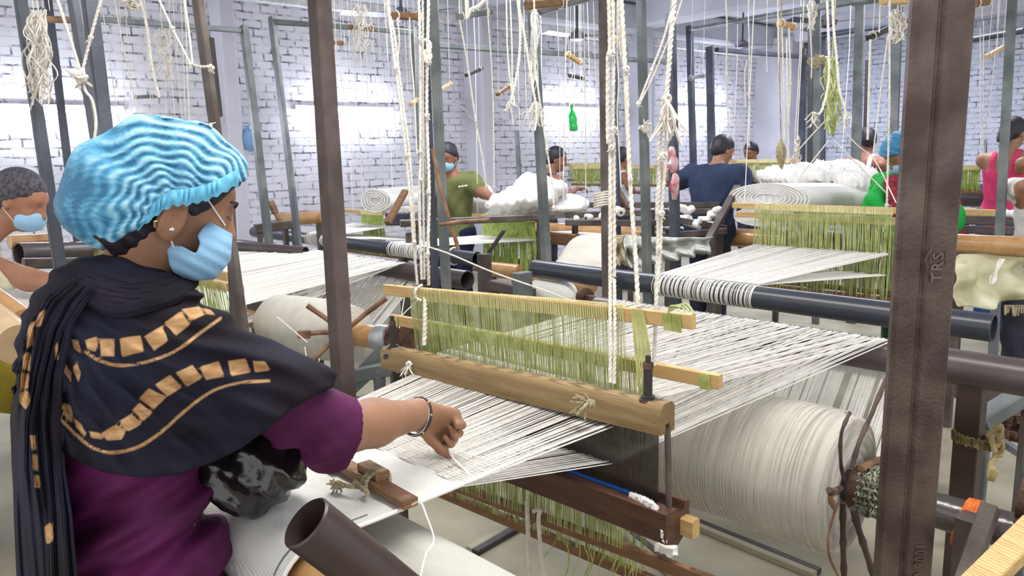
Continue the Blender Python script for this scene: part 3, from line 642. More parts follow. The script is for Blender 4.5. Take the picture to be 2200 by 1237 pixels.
def torso_prims(neck, pelvis, fwd, shL, shR, w=1.0, k=.05):
    R = frame(fwd, nrm(neck-pelvis)); c = lambda t: pelvis+(neck-pelvis)*t; e = lambda a, b, d: np.array([a*w, b*w, d])
    return [ell(c(.05), e(.155, .11, .12), R, k), ell(c(.38), e(.135, .10, .17), R, k), ell(c(.68), e(.155, .108, .15), R, k),
            ell(c(.86), e(.14, .085, .08), R, k), cap(shL, shR, .058*w, .058*w, k), cap(c(.9), neck, .075*w, .055, k)]
def arm_prims(sh, el, wr, w=1.0, k=.02):
    return [cap(sh, el, .052*w, .040*w, k), cap(el, el+(wr-el)*.35, .041*w, .039*w, k), cap(el+(wr-el)*.35, wr, .039*w, .026*w, k)]
def leg_prims(pelvis, side, fwd, fl=0.02):
    out = []
    for s_ in (-1, 1):
        hp = pelvis+side*.09*s_; kn = np.array([*(hp+fwd*.03)[:2], fl+.48]); an = np.array([*(hp-fwd*.01)[:2], fl+.07])
        out += [cap(hp, kn, .085, .056, .04), cap(kn, kn+(an-kn)*.35, .056, .056, .02), cap(kn+(an-kn)*.35, an, .056, .035, .02), cap(an-ZV*.03, an+fwd*.16-ZV*.045, .034, .026, .02)]
    return out

def person(label, head, hf, neck, pelvis, tf, arms, skin='b', shirt=None, sleeve=0, pants=(60, 60, 72), mask=False, hairlen=0, hup=(0, 0, 1), h=.009, group=None, w=1.0, strap=False, cat='person', net=None, hairm=None, legs=True, shirt2=None):
    head, neck, pelvis = (np.asarray(x, float) for x in (head, neck, pelvis)); hf = nrm(hf); tf = nrm(tf)
    side = nrm(np.cross(tf, ZV)); up = nrm(neck-pelvis)
    shs = {1: neck-up*.075+side*.165*w, -1: neck-up*.075-side*.165*w}
    root = thing('person', label, cat, (pelvis[0], pelvis[1], 0), group)
    hp, R, g = head_prims(head, hf, hup); tp = torso_prims(neck-up*.03, pelvis, tf, shs[-1], shs[1], w)
    pr = tp+[cap(neck-up*.04, head-nrm(hup)*.04-hf*.02, .056, .052, .03)]; ap = {}; hands = []
    for s_, el, wr, hd in arms:
        el = np.asarray(el, float); wr = np.asarray(wr, float); hd = nrm(hd)
        a_ = arm_prims(shs[s_], el, wr, w); ap[s_] = a_; pr += a_
        hands += hand_prims(wr, hd, ZV if abs(hd[2]) < .8 else tf, side*-s_, .55, .98)
    pr += leg_prims(pelvis, side, tf) if legs else []
    pr += hands+hp
    organic('body', pr, h, SK[skin], root, smooth=1)
    def nz(X): return .005*np.sin(X[:, 2]*23+X[:, 0]*30+X[:, 1]*12)*np.sin(X[:, 1]*21-X[:, 0]*17+1)+.003*np.sin(X[:, 2]*41-X[:, 1]*52+2*np.sin(X[:, 0]*15))
    if shirt:
        gp = [(p[0], p[1], p[2]+.011 if p[0] == 'e' else p[2], p[3]+.011 if p[0] == 'c' else p[3], (p[4]+.011) if p[0] == 'c' else p[4], p[5], p[6]) for p in tp[:5]]
        gp.append(ell(pelvis-up*.06, [.165*w, .125*w, .12], frame(tf, up), .06))
        if sleeve:
            for s_, a_ in ap.items():
                sh, el = a_[0][1], a_[0][2]; gp.append(cap(sh, sh+(el-sh)*min(1, sleeve), .066*w, .060*w, .03))
                if sleeve > 1: gp.append(cap(el, el+(a_[2][2]-el)*(sleeve-1), .055, .045, .03))
        nk = neck+up*.012; bot = pelvis-up*.13
        def cl(X):
            d = np.maximum((X-(nk+tf*.0))@(up*.86+tf*.5), -(X-bot)@up)
            if strap:
                tt = (X-neck)@up; ls = np.abs((X-neck)@side); d = np.maximum(d, np.where(tt > -.15, np.abs(ls-.075)-.022, ls-.16))
            return d
        organic('shirt' if not strap else 'vest', gp, h, shirt if not isinstance(shirt, tuple) else fabm('shirt_%d_%d_%d' % shirt, shirt), root, disp=nz, clip=cl, smooth=1)
    if legs:
        lp = [(p[0], p[1], p[2], p[3]+.02, p[4]+.02, .05, p[6]) for p in leg_prims(pelvis, side, tf) if p[3] > .035]
        lp.append(ell(pelvis-up*.02, [.165*w, .12*w, .12], frame(tf, up), .06))
        organic('trousers', lp, h*1.4, fabm('cloth_%d_%d_%d' % pants, pants), root, disp=nz, clip=lambda X: np.maximum(X[:, 2]-(pelvis[2]+.05), .12-X[:, 2]), smooth=1)
    if net is None:
        hr = [ell(g(0, -.016, .030), (.083, .101, .096), R, .02), ell(g(0, -.04, -.01), (.073, .075, .075), R, .02)]
        if hairlen: hr.append(ell(g(0, -.095, -.03-hairlen*.3), (.05, .04, .045+hairlen*.2), R, .03))
        def hc(X):
            q = (X-head)@R; e_ = .006*np.sin(q[:, 0]*90+2)*np.sin(q[:, 1]*70)+.004*np.sin(q[:, 0]*190); return np.maximum(np.maximum(q[:, 1]-.078+e_, (q[:, 1]*.9-(q[:, 2]+.010)*.8)+e_), -(q[:, 2]+.092))
        def hd_(X): return .002*np.sin(X[:, 0]*220)*np.sin(X[:, 1]*260+X[:, 2]*200)
        organic('hair', hr, h*.8, hairm or HAIR, root, disp=hd_, clip=hc, smooth=1)
    if mask:
        mp = [ell(g(0, .060, -.045), (.058, .050, .050), R, .02), ell(g(0, .045, -.06), (.064, .060, .048), R, .02)]
        def mc(X):
            q = (X-head)@R; return np.maximum(np.maximum(q[:, 2]+.012+q[:, 1]*.0, .032-q[:, 1]), -(q[:, 2]+.098))
        organic('face_mask', mp, h*.7, MASKM, root, clip=mc, smooth=1)
        lm = MB()
        for s_ in (1, -1): lm.tube([g(.055*s_, .045, -.022), g(.079*s_, -.012, .018)], .0013, 5); lm.tube([g(.055*s_, .04, -.075), g(.079*s_, -.014, -.03)], .0013, 5)
        part('mask_loops', lm, M['cotton'], root)
    return root, g, R
# ================================================================== the weaver in front
HEAD = Q(373, 431, 1.27); hfw = nrm(BV*.97+AV*.16-ZV*.44); hup = nrm(ZV+hfw*.35)
wv = thing('person', 'weaver in blue hair net, blue mask and black shawl reaching over the near warp', 'person', (*Q(300, 1000, 1.3)[:2], 0))
hp, HR, hg = head_prims(HEAD, hfw, hup, 1.0, ear=False)
# the side of her head towards the camera is her right side
eg = lambda f_, u_, o=.078: hg(o, f_, u_)
ec = (-.010, -.030)
hp += [ell(eg(ec[0], ec[1], .080), (.012, .023, .037), HR, .010), ell(eg(ec[0]+.003, ec[1]+.002, .096), (.013, .012, .023), HR, .003, -1),
       cap(eg(ec[0]-.015, ec[1]+.010, .092), eg(ec[0]-.002, ec[1]+.031, .092), .0048, .0048, .004), cap(eg(ec[0]-.002, ec[1]+.031, .092), eg(ec[0]+.012, ec[1]+.024, .089), .0045, .0045, .004), cap(eg(ec[0]-.015, ec[1]+.010, .092), eg(ec[0]-.013, ec[1]-.018, .088), .0048, .0045, .004), cap(eg(ec[0]-.006, ec[1]+.010, .088), eg(ec[0]-.004, ec[1]-.014, .088), .0035, .0035, .003),
       ell(eg(ec[0]+.004, ec[1]-.030, .078), (.006, .009, .010), HR, .006), cap(eg(ec[0]+.012, ec[1]-.006, .08), eg(ec[0]+.012, ec[1]+.006, .08), .004, .004, .004)]
NK = Q(300, 640, 1.27); SHR = Q(398, 748, 1.17); SHL = Q(190, 690, 1.42); ELB = Q(712, 925, 1.33); WR = Q(903, 889, 1.56)
PEL = np.array([*Q(286, 1100, 1.30)[:2], .86]); TF = BV
hs = nrm(Q(985, 912, 1.66)-WR)
HP = hand_prims(WR, nrm(hs+BV*.25-ZV*.18), ZV, nrm(-AV*.6-ZV*.75), 1.35, 1.03, tsp=.25)
TPR = torso_prims(NK-ZV*.04, PEL, TF, SHL, SHR, .82)
armp = [cap(SHR, ELB, .056, .049, .03), cap(ELB, ELB+(WR-ELB)*.45, .049, .043, .02), cap(ELB+(WR-ELB)*.45, WR, .043, .027, .02), ell(WR-nrm(WR-ELB)*.01, (.026, .026, .03), np.eye(3), .02)]
ELL_, WRL = SHL-ZV*.24+BV*.08-AV*.03, SHL-ZV*.30+BV*.33
lside = nrm(np.cross(TF, ZV))*.4
body = TPR+armp+[cap(SHL, ELL_, .05, .04, .03), cap(ELL_, WRL, .04, .027, .02)]+hand_prims(WRL, BV-ZV*.1, ZV, AV, .5)
body += [cap(NK-ZV*.03, HEAD-hup*.055-hfw*.035, .056, .050, .03), ell(HEAD-hup*.07-hfw*.03, (.055, .06, .05), HR, .03)]+leg_prims(PEL, lside, TF)+HP+hp
organic('body', body, .0042, SK['a'], wv, smooth=2)
# eyelid, lashes, brow on the visible side
part('eyelashes', MB().tube(sm([hg(.018, .092, .003), hg(.032, .089, .000), hg(.044, .078, .004)], 4), [.0012]*8+[.0008], 6), M['black'], wv)
part('eyebrow', MB().tube(sm([hg(.012, .094, .024), hg(.030, .090, .031), hg(.050, .074, .028)], 4), [.0025]*8+[.0012], 6), HAIR, wv)
# hair: nape, temple
hr = [ell(hg(0, -.012, .025), (.082, .1015, .098), HR, .02), ell(hg(0, -.062, -.05), (.070, .066, .075), HR, .03), ell(hg(.03, .035, .05), (.057, .05, .04), HR, .02)]
def hclip(X):
    U, V_ = px(X)
    e = np.interp(U, [150, 215, 240, 290, 325, 348, 352, 392, 398, 412, 440, 475, 505], [480, 520, 548, 562, 538, 500, 430, 430, 452, 468, 456, 432, 402])
    return np.maximum(V_-e, np.interp(U, [100, 200, 250, 300, 345, 370, 440, 520], [480, 475, 462, 440, 418, 404, 392, 350])-V_)*.00075
organic('hair', hr, .004, HAIR, wv, disp=lambda X: .0015*np.sin(((X-HEAD)@HR)[:, 2]*330+((X-HEAD)@HR)[:, 1]*90), clip=hclip, smooth=1)
# bouffant cap: puffed, drooping at the back, closely crinkled
NETC = Q(352, 385, 1.27); nf = nrm(hfw+hup*.34); NR = frame(nf, hup)
nb = [ell(HEAD+HR@np.array([0, -.012, .027]), (.094, .112, .108), HR, .03), ell(NETC, (.094, .118, .086), NR, .03), ell(Q(262, 415, 1.27), (.085, .082, .080), NR, .05), ell(Q(208, 447, 1.29), (.07, .066, .060), NR, .04), ell(Q(435, 392, 1.27), (.074, .056, .052), NR, .04), ell(hg(0, -.075, -.030), (.083, .080, .084), HR, .04)]
def nridge(X):
    q = (X-HEAD)@HR; a_, u_, s_ = q[:, 1], q[:, 2], q[:, 0]
    r = np.hypot(a_+.015, (u_+.03)*1.05); th = np.arctan2(u_+.03, a_+.015)
    wob = .5*np.sin(a_*55+u_*31)+.4*np.sin(s_*40+u_*64+1)+.3*np.sin(a_*120-u_*75)
    col = np.sin(th*11+1.4*np.sin(r*40))
    ph = r*460+1.7*col+2.4*wob+s_*70
    back = np.clip((-a_-.075-.35*u_)/.06, 0, 1)
    return np.sin(ph)*(.55+.45*np.abs(col)), col, back
def ndisp(X):
    q = (X-HEAD)@HR; rip, col, back = nridge(X)
    return .0030*rip*(1-.85*back)+.0022*col*(1-back*.7)+.004*np.sin(q[:, 1]*38+q[:, 2]*22)*np.sin(q[:, 0]*30+1)+.0025*np.sin(q[:, 1]*60+q[:, 2]*45)*back
HEMX = [100, 150, 200, 250, 300, 345, 370, 400, 440, 480, 500, 520]; HEMY = [560, 552, 545, 522, 485, 450, 436, 434, 426, 408, 396, 388]
def nclip(X):                                               # lower edge of the cap, ruffled
    U, V_ = px(X); return (V_-np.interp(U, HEMX, HEMY)+3*np.sin(U*.19)+1.5*np.sin(U*.5))*.00078
netm = mat('blue_hair_net', (128, 198, 232), .55, 0, .1, 40, .5, 120, spec=.35)
nt = netm.node_tree; N = nt.nodes; K = nt.links; b = N['Principled BSDF']
tc = N.new('ShaderNodeTexCoord'); wvn = N.new('ShaderNodeTexWave'); wvn.bands_direction = 'Z'; wvn.inputs['Scale'].default_value = 29; wvn.inputs['Distortion'].default_value = 16; wvn.inputs['Detail'].default_value = 3.5; wvn.inputs['Detail Scale'].default_value = .8
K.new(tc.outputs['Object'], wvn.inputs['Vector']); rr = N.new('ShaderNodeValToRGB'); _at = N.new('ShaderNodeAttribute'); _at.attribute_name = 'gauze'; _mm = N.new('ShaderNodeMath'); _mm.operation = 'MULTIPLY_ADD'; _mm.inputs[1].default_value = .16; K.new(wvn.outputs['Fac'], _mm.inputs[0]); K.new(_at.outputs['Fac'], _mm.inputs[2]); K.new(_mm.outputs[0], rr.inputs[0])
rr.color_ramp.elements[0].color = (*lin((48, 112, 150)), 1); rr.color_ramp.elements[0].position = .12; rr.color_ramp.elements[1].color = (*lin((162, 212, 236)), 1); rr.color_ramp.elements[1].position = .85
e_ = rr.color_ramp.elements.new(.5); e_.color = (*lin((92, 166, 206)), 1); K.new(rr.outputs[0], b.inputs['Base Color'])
b.inputs['Subsurface Weight'].default_value = .15; b.inputs['Subsurface Radius'].default_value = (.004, .008, .012); b.inputs['Subsurface Scale'].default_value = .5
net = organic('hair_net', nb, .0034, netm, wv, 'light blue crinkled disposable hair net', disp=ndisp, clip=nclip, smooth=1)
_me = net.data; _V = np.empty(len(_me.vertices)*3); _me.vertices.foreach_get('co', _V); _V = _V.reshape(-1, 3)+LOC[net]
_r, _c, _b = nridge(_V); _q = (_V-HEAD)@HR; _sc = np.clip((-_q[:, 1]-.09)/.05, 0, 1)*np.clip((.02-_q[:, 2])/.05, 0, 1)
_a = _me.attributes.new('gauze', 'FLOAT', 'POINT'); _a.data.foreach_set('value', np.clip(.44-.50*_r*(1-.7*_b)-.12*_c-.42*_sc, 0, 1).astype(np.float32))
rf = MB(); G = []
for i, u_ in enumerate(np.linspace(262, 512, 150)):         # ruffled elastic hem on the visible side
    row = []; v0 = np.interp(u_, HEMX, HEMY)
    dd_ = 1.27-(.094+.006)*math.sqrt(max(.03, 1-((u_-370)/152)**2))
    for j in range(7):
        t = j/6; rip = math.sin(u_*.42+math.sin(u_*.11)*2)*.0026*math.sin(math.pi*min(1, t*1.1))
        row.append(Q(u_, v0-28+34*t+2.5*math.sin(u_*.3)*t, dd_-.005*math.sin(math.pi*t)+rip))
    G.append(row)
part('ruffle', MB().grid(np.array(G), .0008), mat('sky_blue_ruffle', (112, 196, 236), .6, 0, .12, 60, .3, 90, spec=.3), net)
# mask
mk_ = [ell(hg(0, .060, -.062), (.060, .060, .056), HR, .03), ell(hg(0, .094, -.035), (.026, .034, .032), HR, .03), ell(hg(.0, .026, -.10), (.060, .060, .046), HR, .03), ell(Q(445, 545, 1.25), (.05, .045, .05), HR, .03)]
MPOLY = [(446, 474), (466, 484), (500, 503), (496, 560), (462, 600), (385, 606), (364, 570), (356, 521), (392, 529), (421, 545), (430, 522), (424, 506)]
def poly_sd(U, V_, pg):
    d_ = np.full(len(U), 1e9); ins = np.zeros(len(U), bool)
    for i in range(len(pg)):
        a, b = pg[i], pg[(i+1) % len(pg)]; dx, dy = b[0]-a[0], b[1]-a[1]; t = np.clip(((U-a[0])*dx+(V_-a[1])*dy)/(dx*dx+dy*dy+1e-9), 0, 1)
        d_ = np.minimum(d_, np.hypot(U-a[0]-t*dx, V_-a[1]-t*dy)); ins ^= ((a[1] > V_) != (b[1] > V_)) & (U < (b[0]-a[0])*(V_-a[1])/(b[1]-a[1]+1e-9)+a[0])
    return np.where(ins, -d_, d_)
def mdisp(X):
    q = (X-HEAD)@HR; return .0014*np.sin(q[:, 2]*330+q[:, 1]*60)+.0035*np.sin(q[:, 1]*75+q[:, 2]*40)*np.clip((.07-q[:, 1])/.05, 0, 1)
def mclip(X):
    U, V_ = px(X); return poly_sd(U, V_, MPOLY)*.00077
organic('face_mask', mk_, .003, mat('sky_blue_mask', (142, 186, 222), .75, 0, .06, 12, .3, 200, spec=.2), wv, 'pleated light blue mask', disp=mdisp, clip=mclip, smooth=1)
part('mask_loops', MB().tube([hg(.05, .078, -.012), hg(.078, .030, .018), hg(.082, .005, .03)], .0012, 5).tube([hg(.056, .022, -.085), hg(.080, -.006, -.056)], .0014, 5), M['cotton'], wv)
part('earring', MB().ball(hg(.088, -.006, -.047), .0045, 10, (.8, 1, 1)), mat('bright_stud', (240, 232, 220), .15, .8, spec=.9), wv, 'sparkling stud')
part('earring', MB().tube([hg(.086, -.026, -.040)+np.array([0, 0, 0]), hg(.089, -.034, -.044), hg(.086, -.030, -.052)], .0022, 6), mat('gold_ring', (206, 176, 120), .25, .8), wv, 'small gold ring')

# blouse: torso and right sleeve
PUR = mat('plum_purple_blouse', (100, 32, 88), .7, 0, .15, 6, .15, 30, rgb2=(70, 20, 60), spec=.2)
SE = Q(738, 930, 1.345)
blo = [ell(PEL+ZV*.02, (.155, .125, .16), np.eye(3), .06), ell(PEL+ZV*.18, (.14, .112, .18), np.eye(3), .06), ell(PEL+ZV*.34, (.165, .12, .16), np.eye(3), .06),
       cap(PEL-ZV*.05, PEL-ZV*.5, .14, .19, .08), cap(SHR, ELB, .064, .060, .04), cap(ELB, SE, .060, .061, .03), cap(SHL, ELL_, .066, .06, .04)]
hem = [(-60, 1400), (60, 1300), (120, 955), (165, 990), (220, 1014), (300, 1026), (380, 1020), (455, 994), (520, 962), (570, 925), (625, 880), (690, 842), (800, 800)]
def fold(X):
    u_ = X@np.array([.64, .768, 0]); z_ = X[:, 2]
    f1 = .015*np.sin(z_*56-u_*30+1.6*np.sin(u_*9))+.010*np.sin(z_*95-u_*66+1.2)+.004*np.sin(z_*170-u_*40)
    low = np.clip((1.12-z_)/.12, 0, 1); sl = np.exp(-((X-SE)@(X-SE).T).diagonal() if False else -np.sum((X-SE)**2, 1)/.004)
    return f1*low*.9+.0035*np.sin(z_*150+u_*190)*sl
axS = nrm(SE-ELB)
def bclip(X):
    U, V_ = px(X); e = np.interp(U, [h_[0] for h_ in hem], [h_[1] for h_ in hem]); dep = -((X-CAM)@RC)[:, 2]
    return np.maximum(bclip0(X), np.where(dep < 1.5, (e-45-V_)*.00075, -1))
def bclip0(X): return np.where(np.sum((X-SE)**2, 1) < .03, (X-SE)@axS, np.maximum(-(X[:, 2]-.36), X[:, 2]-1.34))
organic('blouse', blo, .0048, PUR, wv, 'plum purple blouse', disp=fold, clip=bclip, smooth=2)
# shawl
SHM = mat('black_shawl_cloth', (38, 34, 46), .85, 0, .2, 4, .35, 45, spec=.12, rgb2=(26, 23, 32))
def shawl_clip(X):
    U, V_ = px(X); e = np.interp(U, [h_[0] for h_ in hem], [h_[1] for h_ in hem]); dep = -((X-CAM)@RC)[:, 2]
    arm = (X-(SHR+(ELB-SHR)*.80))@nrm(ELB-SHR)               # stops before the elbow
    return np.maximum(np.where(dep < 1.42, (V_-e)*.00075, (V_-1010)*.00075), np.where(dep < 1.6, arm, -1))
shp = [ell(PEL+ZV*.20, (.178, .145, .22), np.eye(3), .06), ell(PEL+ZV*.38, (.160, .135, .17), np.eye(3), .07), cap(SHL, SHR, .072, .062, .07),
       cap(SHR, SHR+(ELB-SHR)*.9, .062, .060, .06), cap(NK-ZV*.065, NK-ZV*.02, .085, .066, .05), cap(PEL+ZV*.25+AV*.03, SHR+(ELB-SHR)*.6, .085, .075, .09), cap(SHL, ELL_, .08, .075, .06)]
def sdisp(X):
    U, V_ = px(X); r1 = np.hypot(U-175, (V_-560))               # folds fan out from the gathered left shoulder
    an = np.arctan2(V_-600, U-90)
    return .0045*np.sin(an*34+r1*.012+1.4*np.sin(r1*.02))*np.clip((r1-60)/300, 0, 1)+.003*np.sin(an*60+r1*.02)*np.clip((r1-150)/200, 0, 1)+.0025*np.sin((V_+U*.25+12*np.sin(U*.02))*.10)*np.clip((700-V_)/90, 0, 1)+.0025*np.sin(V_*.11-U*.045+2*np.sin(U*.013))
P, Fc = polygonise(shp, .0046, sdisp, shawl_clip); P = relax(P, Fc, 2)
shawl = part('shawl', (P, Fc.tolist()), None, wv, 'black shawl with tan leaf-like blocks', sharp=None)
# dyed pattern (tan blocks and thin lines), kept as the cloth's own colour
blocks = [[(183, 730), (208, 723), (210, 742), (205, 755), (186, 748)], [(215, 728), (246, 728), (246, 765), (216, 766)], [(257, 727), (302, 720), (309, 754), (262, 766)], [(310, 722), (348, 700), (362, 731), (331, 753)],
 [(352, 694), (388, 669), (408, 697), (378, 720)], [(390, 664), (428, 657), (440, 676), (412, 688)], [(434, 660), (452, 665), (462, 676), (444, 674)],
 [(128, 980-100), (147, 868), (156, 890), (154, 908)], [(137, 865), (150, 870), (156, 888), (150, 905), (130, 880)], [(160, 900), (172, 908), (186, 930), (182, 938), (163, 918)], [(190, 925), (214, 930), (222, 943), (196, 940)],
 [(218, 930), (250, 912), (270, 928), (262, 944), (230, 946)], [(254, 905), (282, 888), (305, 910), (275, 928)], [(284, 880), (300, 865), (328, 885), (308, 905)], [(299, 856), (320, 834), (358, 852), (330, 880)], [(332, 826), (366, 805), (390, 832), (360, 852)],
 [(377, 800), (414, 783), (434, 812), (402, 830)], [(428, 787), (470, 776), (482, 808), (443, 816)], [(489, 775), (528, 770), (538, 800), (496, 808)], [(543, 775), (570, 776), (580, 795), (548, 800)],
 [(140, 698), (154, 704), (154, 715), (142, 712)], [(153, 729), (168, 730), (176, 763), (160, 748)], [(135, 793), (140, 780), (153, 800), (152, 822)], [(156, 790), (165, 775), (174, 805), (168, 822)]]
lines = [[(183, 756), (215, 775), (260, 785), (320, 776), (380, 752), (430, 715), (474, 684)], [(578, 818), (520, 822), (460, 838), (400, 880), (350, 925), (300, 958), (245, 972), (200, 962), (165, 935), (130, 900), (120, 885)]]
U, V_ = px(P); Ct = P-CAM; near_ = np.ones(len(P), bool)
def segd(U, V_, a, b):
    ax, ay = a; bx, by = b; dx, dy = bx-ax, by-ay; t = np.clip(((U-ax)*dx+(V_-ay)*dy)/(dx*dx+dy*dy+1e-9), 0, 1)
    return np.hypot(U-ax-t*dx, V_-ay-t*dy)
_dep = -((P-CAM)@RC)[:, 2]; _gu = np.clip((U/6).astype(int), 0, 399); _gv = np.clip((V_/6).astype(int), 0, 299); DG = np.full((400, 300), 9.); np.minimum.at(DG, (_gu, _gv), _dep)
DS = DG.copy()
for _i in (-1, 0, 1):
    for _j in (-1, 0, 1): DS = np.minimum(DS, np.roll(np.roll(DG, _i, 0), _j, 1))
def sdep(u, v, dflt):
    a = DS[int(min(399, max(0, u/6))), int(min(299, max(0, v/6)))]; return a if a < 5 else dflt
D = np.full(len(P), 99.)
for pg in blocks:
    cxp = sum(x for x, _ in pg)/len(pg); cyp = sum(y for _, y in pg)/len(pg); ds = np.full(len(P), -99.)
    d_ = np.full(len(P), 99.); inside = np.zeros(len(P), bool)
    for i in range(len(pg)):
        a_, b_ = pg[i], pg[(i+1) % len(pg)]; d_ = np.minimum(d_, segd(U, V_, a_, b_))
        cnd = ((a_[1] > V_) != (b_[1] > V_)) & (U < (b_[0]-a_[0])*(V_-a_[1])/(b_[1]-a_[1]+1e-9)+a_[0]); inside ^= cnd
    D = np.minimum(D, np.where(inside, -d_, d_))
for ln in lines:
    Ls = [tuple(x[:2]) for x in sm([(x, y, 0) for x, y in ln], 5)]
    for a_, b_ in zip(Ls[:-1], Ls[1:]): D = np.minimum(D, segd(U, V_, a_, b_)-3.2)
nv = np.zeros_like(P)
f3 = Fc; nrmf = np.cross(P[f3[:, 2]]-P[f3[:, 0]], P[f3[:, 3]]-P[f3[:, 1]])
for i in range(4):
    for q in range(3): nv[:, q] += np.bincount(f3[:, i], nrmf[:, q], len(P))
facing = np.einsum('ij,ij->i', nv, CAM-P) > 0
D = np.where(facing, D, 20)
at_ = shawl.data.attributes.new('dye', 'FLOAT', 'POINT'); at_.data.foreach_set('value', D.astype(np.float32))
def dye_mat(name, base, tan, attr=True, base2=None):
    m = bpy.data.materials.new(name); m.use_nodes = True; N = m.node_tree.nodes; K = m.node_tree.links; b = N['Principled BSDF']; b.inputs['Roughness'].default_value = .85; b.inputs['Specular IOR Level'].default_value = .15
    tc = N.new('ShaderNodeTexCoord'); no = N.new('ShaderNodeTexNoise'); no.inputs['Scale'].default_value = 90; no.inputs['Detail'].default_value = 3; mp = N.new('ShaderNodeMapping'); mp.inputs['Scale'].default_value = (.35, .35, 1.6)
    K.new(tc.outputs['Object'], mp.inputs[0]); K.new(mp.outputs[0], no.inputs['Vector'])
    at = N.new('ShaderNodeAttribute'); at.attribute_name = 'dye'
    ma = N.new('ShaderNodeMath'); ma.operation = 'MULTIPLY_ADD'; ma.inputs[1].default_value = 5; K.new(no.outputs['Fac'], ma.inputs[0]); K.new(at.outputs['Fac'], ma.inputs[2])
    mr = N.new('ShaderNodeMapRange'); mr.inputs[1].default_value = .8; mr.inputs[2].default_value = 4.2; mr.inputs[3].default_value = 1; mr.inputs[4].default_value = 0; K.new(ma.outputs[0], mr.inputs[0])
    n2 = N.new('ShaderNodeTexNoise'); n2.inputs['Scale'].default_value = 5; K.new(tc.outputs['Object'], n2.inputs['Vector'])
    r2 = N.new('ShaderNodeValToRGB'); r2.color_ramp.elements[0].position = .4; r2.color_ramp.elements[1].position = .65; r2.color_ramp.elements[0].color = (*lin(base), 1); r2.color_ramp.elements[1].color = (*lin(base2 or base), 1); K.new(n2.outputs['Fac'], r2.inputs[0])
    r1 = N.new('ShaderNodeValToRGB'); r1.color_ramp.elements[0].position = .3; r1.color_ramp.elements[1].position = .7; r1.color_ramp.elements[0].color = (*lin((168, 124, 82)), 1); r1.color_ramp.elements[1].color = (*lin(tan), 1); K.new(no.outputs['Fac'], r1.inputs[0])
    mx = N.new('ShaderNodeMixRGB'); K.new(mr.outputs[0], mx.inputs[0]); K.new(r2.outputs[0], mx.inputs[1]); K.new(r1.outputs[0], mx.inputs[2]); K.new(mx.outputs[0], b.inputs['Base Color'])
    bp = N.new('ShaderNodeBump'); bp.inputs['Strength'].default_value = .35; bp.inputs['Distance'].default_value = .003; K.new(no.outputs['Fac'], bp.inputs['Height']); K.new(bp.outputs[0], b.inputs['Normal'])
    return m
DM = dye_mat('black_and_tan_shawl', (30, 26, 33), (208, 170, 126), base2=(36, 38, 56)); shawl.data.materials.append(DM)
# hanging end of the shawl over her back left, in long folds
G = []
up_l = [(150, 590), (95, 640), (62, 700), (40, 800), (22, 900), (22, 1000), (28, 1100), (38, 1240), (40, 1420)]
up_r = [(245, 590), (195, 640), (160, 700), (135, 800), (128, 900), (135, 1000), (150, 1100), (158, 1240), (160, 1420)]
dl = [1.33, 1.33, 1.32, 1.30, 1.29, 1.28, 1.28, 1.27, 1.27]; dr = [1.17, 1.15, 1.125, 1.10, 1.10, 1.10, 1.10, 1.10, 1.10]
il = np.linspace(0, 8, 110); ii = np.arange(9)
tl = np.stack([np.interp(il, ii, [x[0] for x in up_l]), np.interp(il, ii, [x[1] for x in up_l]), np.interp(il, ii, dl)], 1)
tr = np.stack([np.interp(il, ii, [x[0] for x in up_r]), np.interp(il, ii, [x[1] for x in up_r]), np.interp(il, ii, dr)], 1)
for i in range(len(il)):
    row = []
    for t in np.linspace(0, 1, 70):
        p = tl[i]*(1-t)+tr[i]*t; fo = math.sin(t*30+.3*math.sin(i*.08))*.6+math.sin(t*53+i*.03+1)*.4
        uu, vv = p[0]+3*math.sin(i*.11+t*9), p[1]+10*math.sin(t*math.pi)
        dpl = p[2]-.03*math.sin(math.pi*t); ds_ = sdep(uu, vv, dpl+.02); row.append((uu, vv, min(dpl, ds_-.010), fo*min(1, .35+i/60)))
    G.append(row)
G = np.array(G); dz = G[:, :, 2]
for _ in range(14): dz[1:-1, 1:-1] = (dz[:-2, 1:-1]+dz[2:, 1:-1]+dz[1:-1, :-2]+dz[1:-1, 2:])/4
G = np.array([[Q(x[0], x[1], x[2]-.004-.0095*x[3]) for x in row] for row in G]); hm = MB().grid(G, .004); hang = part('shawl_end', hm, None, wv, 'long folded end of the shawl hanging down her back')
Pv = np.concatenate(hm.v); U, V_ = px(Pv); D = np.full(len(Pv), 99.)
hb = [[(58, 700), (74, 690), (70, 740), (58, 750)], [(50, 760), (66, 756), (64, 795), (48, 795)], [(46, 803), (62, 802), (60, 835), (44, 835)], [(43, 842), (62, 842), (64, 862), (56, 880), (42, 866)], [(84, 672), (98, 664), (88, 700), (74, 702)], [(64, 935), (76, 935), (78, 965), (68, 965)], [(70, 975), (80, 975), (82, 1010), (72, 1010)], [(74, 1020), (84, 1020), (86, 1048), (76, 1048)], [(30, 735), (42, 725), (40, 765), (28, 775)], [(118, 740), (124, 735), (126, 770), (120, 775)], [(96, 1130), (112, 1120), (116, 1160), (100, 1170)]]
for pg in hb:
    d_ = np.full(len(Pv), 99.); inside = np.zeros(len(Pv), bool)
    for i in range(len(pg)):
        a_, b_ = pg[i], pg[(i+1) % len(pg)]; d_ = np.minimum(d_, segd(U, V_, a_, b_))
        inside ^= ((a_[1] > V_) != (b_[1] > V_)) & (U < (b_[0]-a_[0])*(V_-a_[1])/(b_[1]-a_[1]+1e-9)+a_[0])
    D = np.minimum(D, np.where(inside, -d_, d_))
at_ = hang.data.attributes.new('dye', 'FLOAT', 'POINT'); at_.data.foreach_set('value', D.astype(np.float32)); hang.data.materials.append(DM)
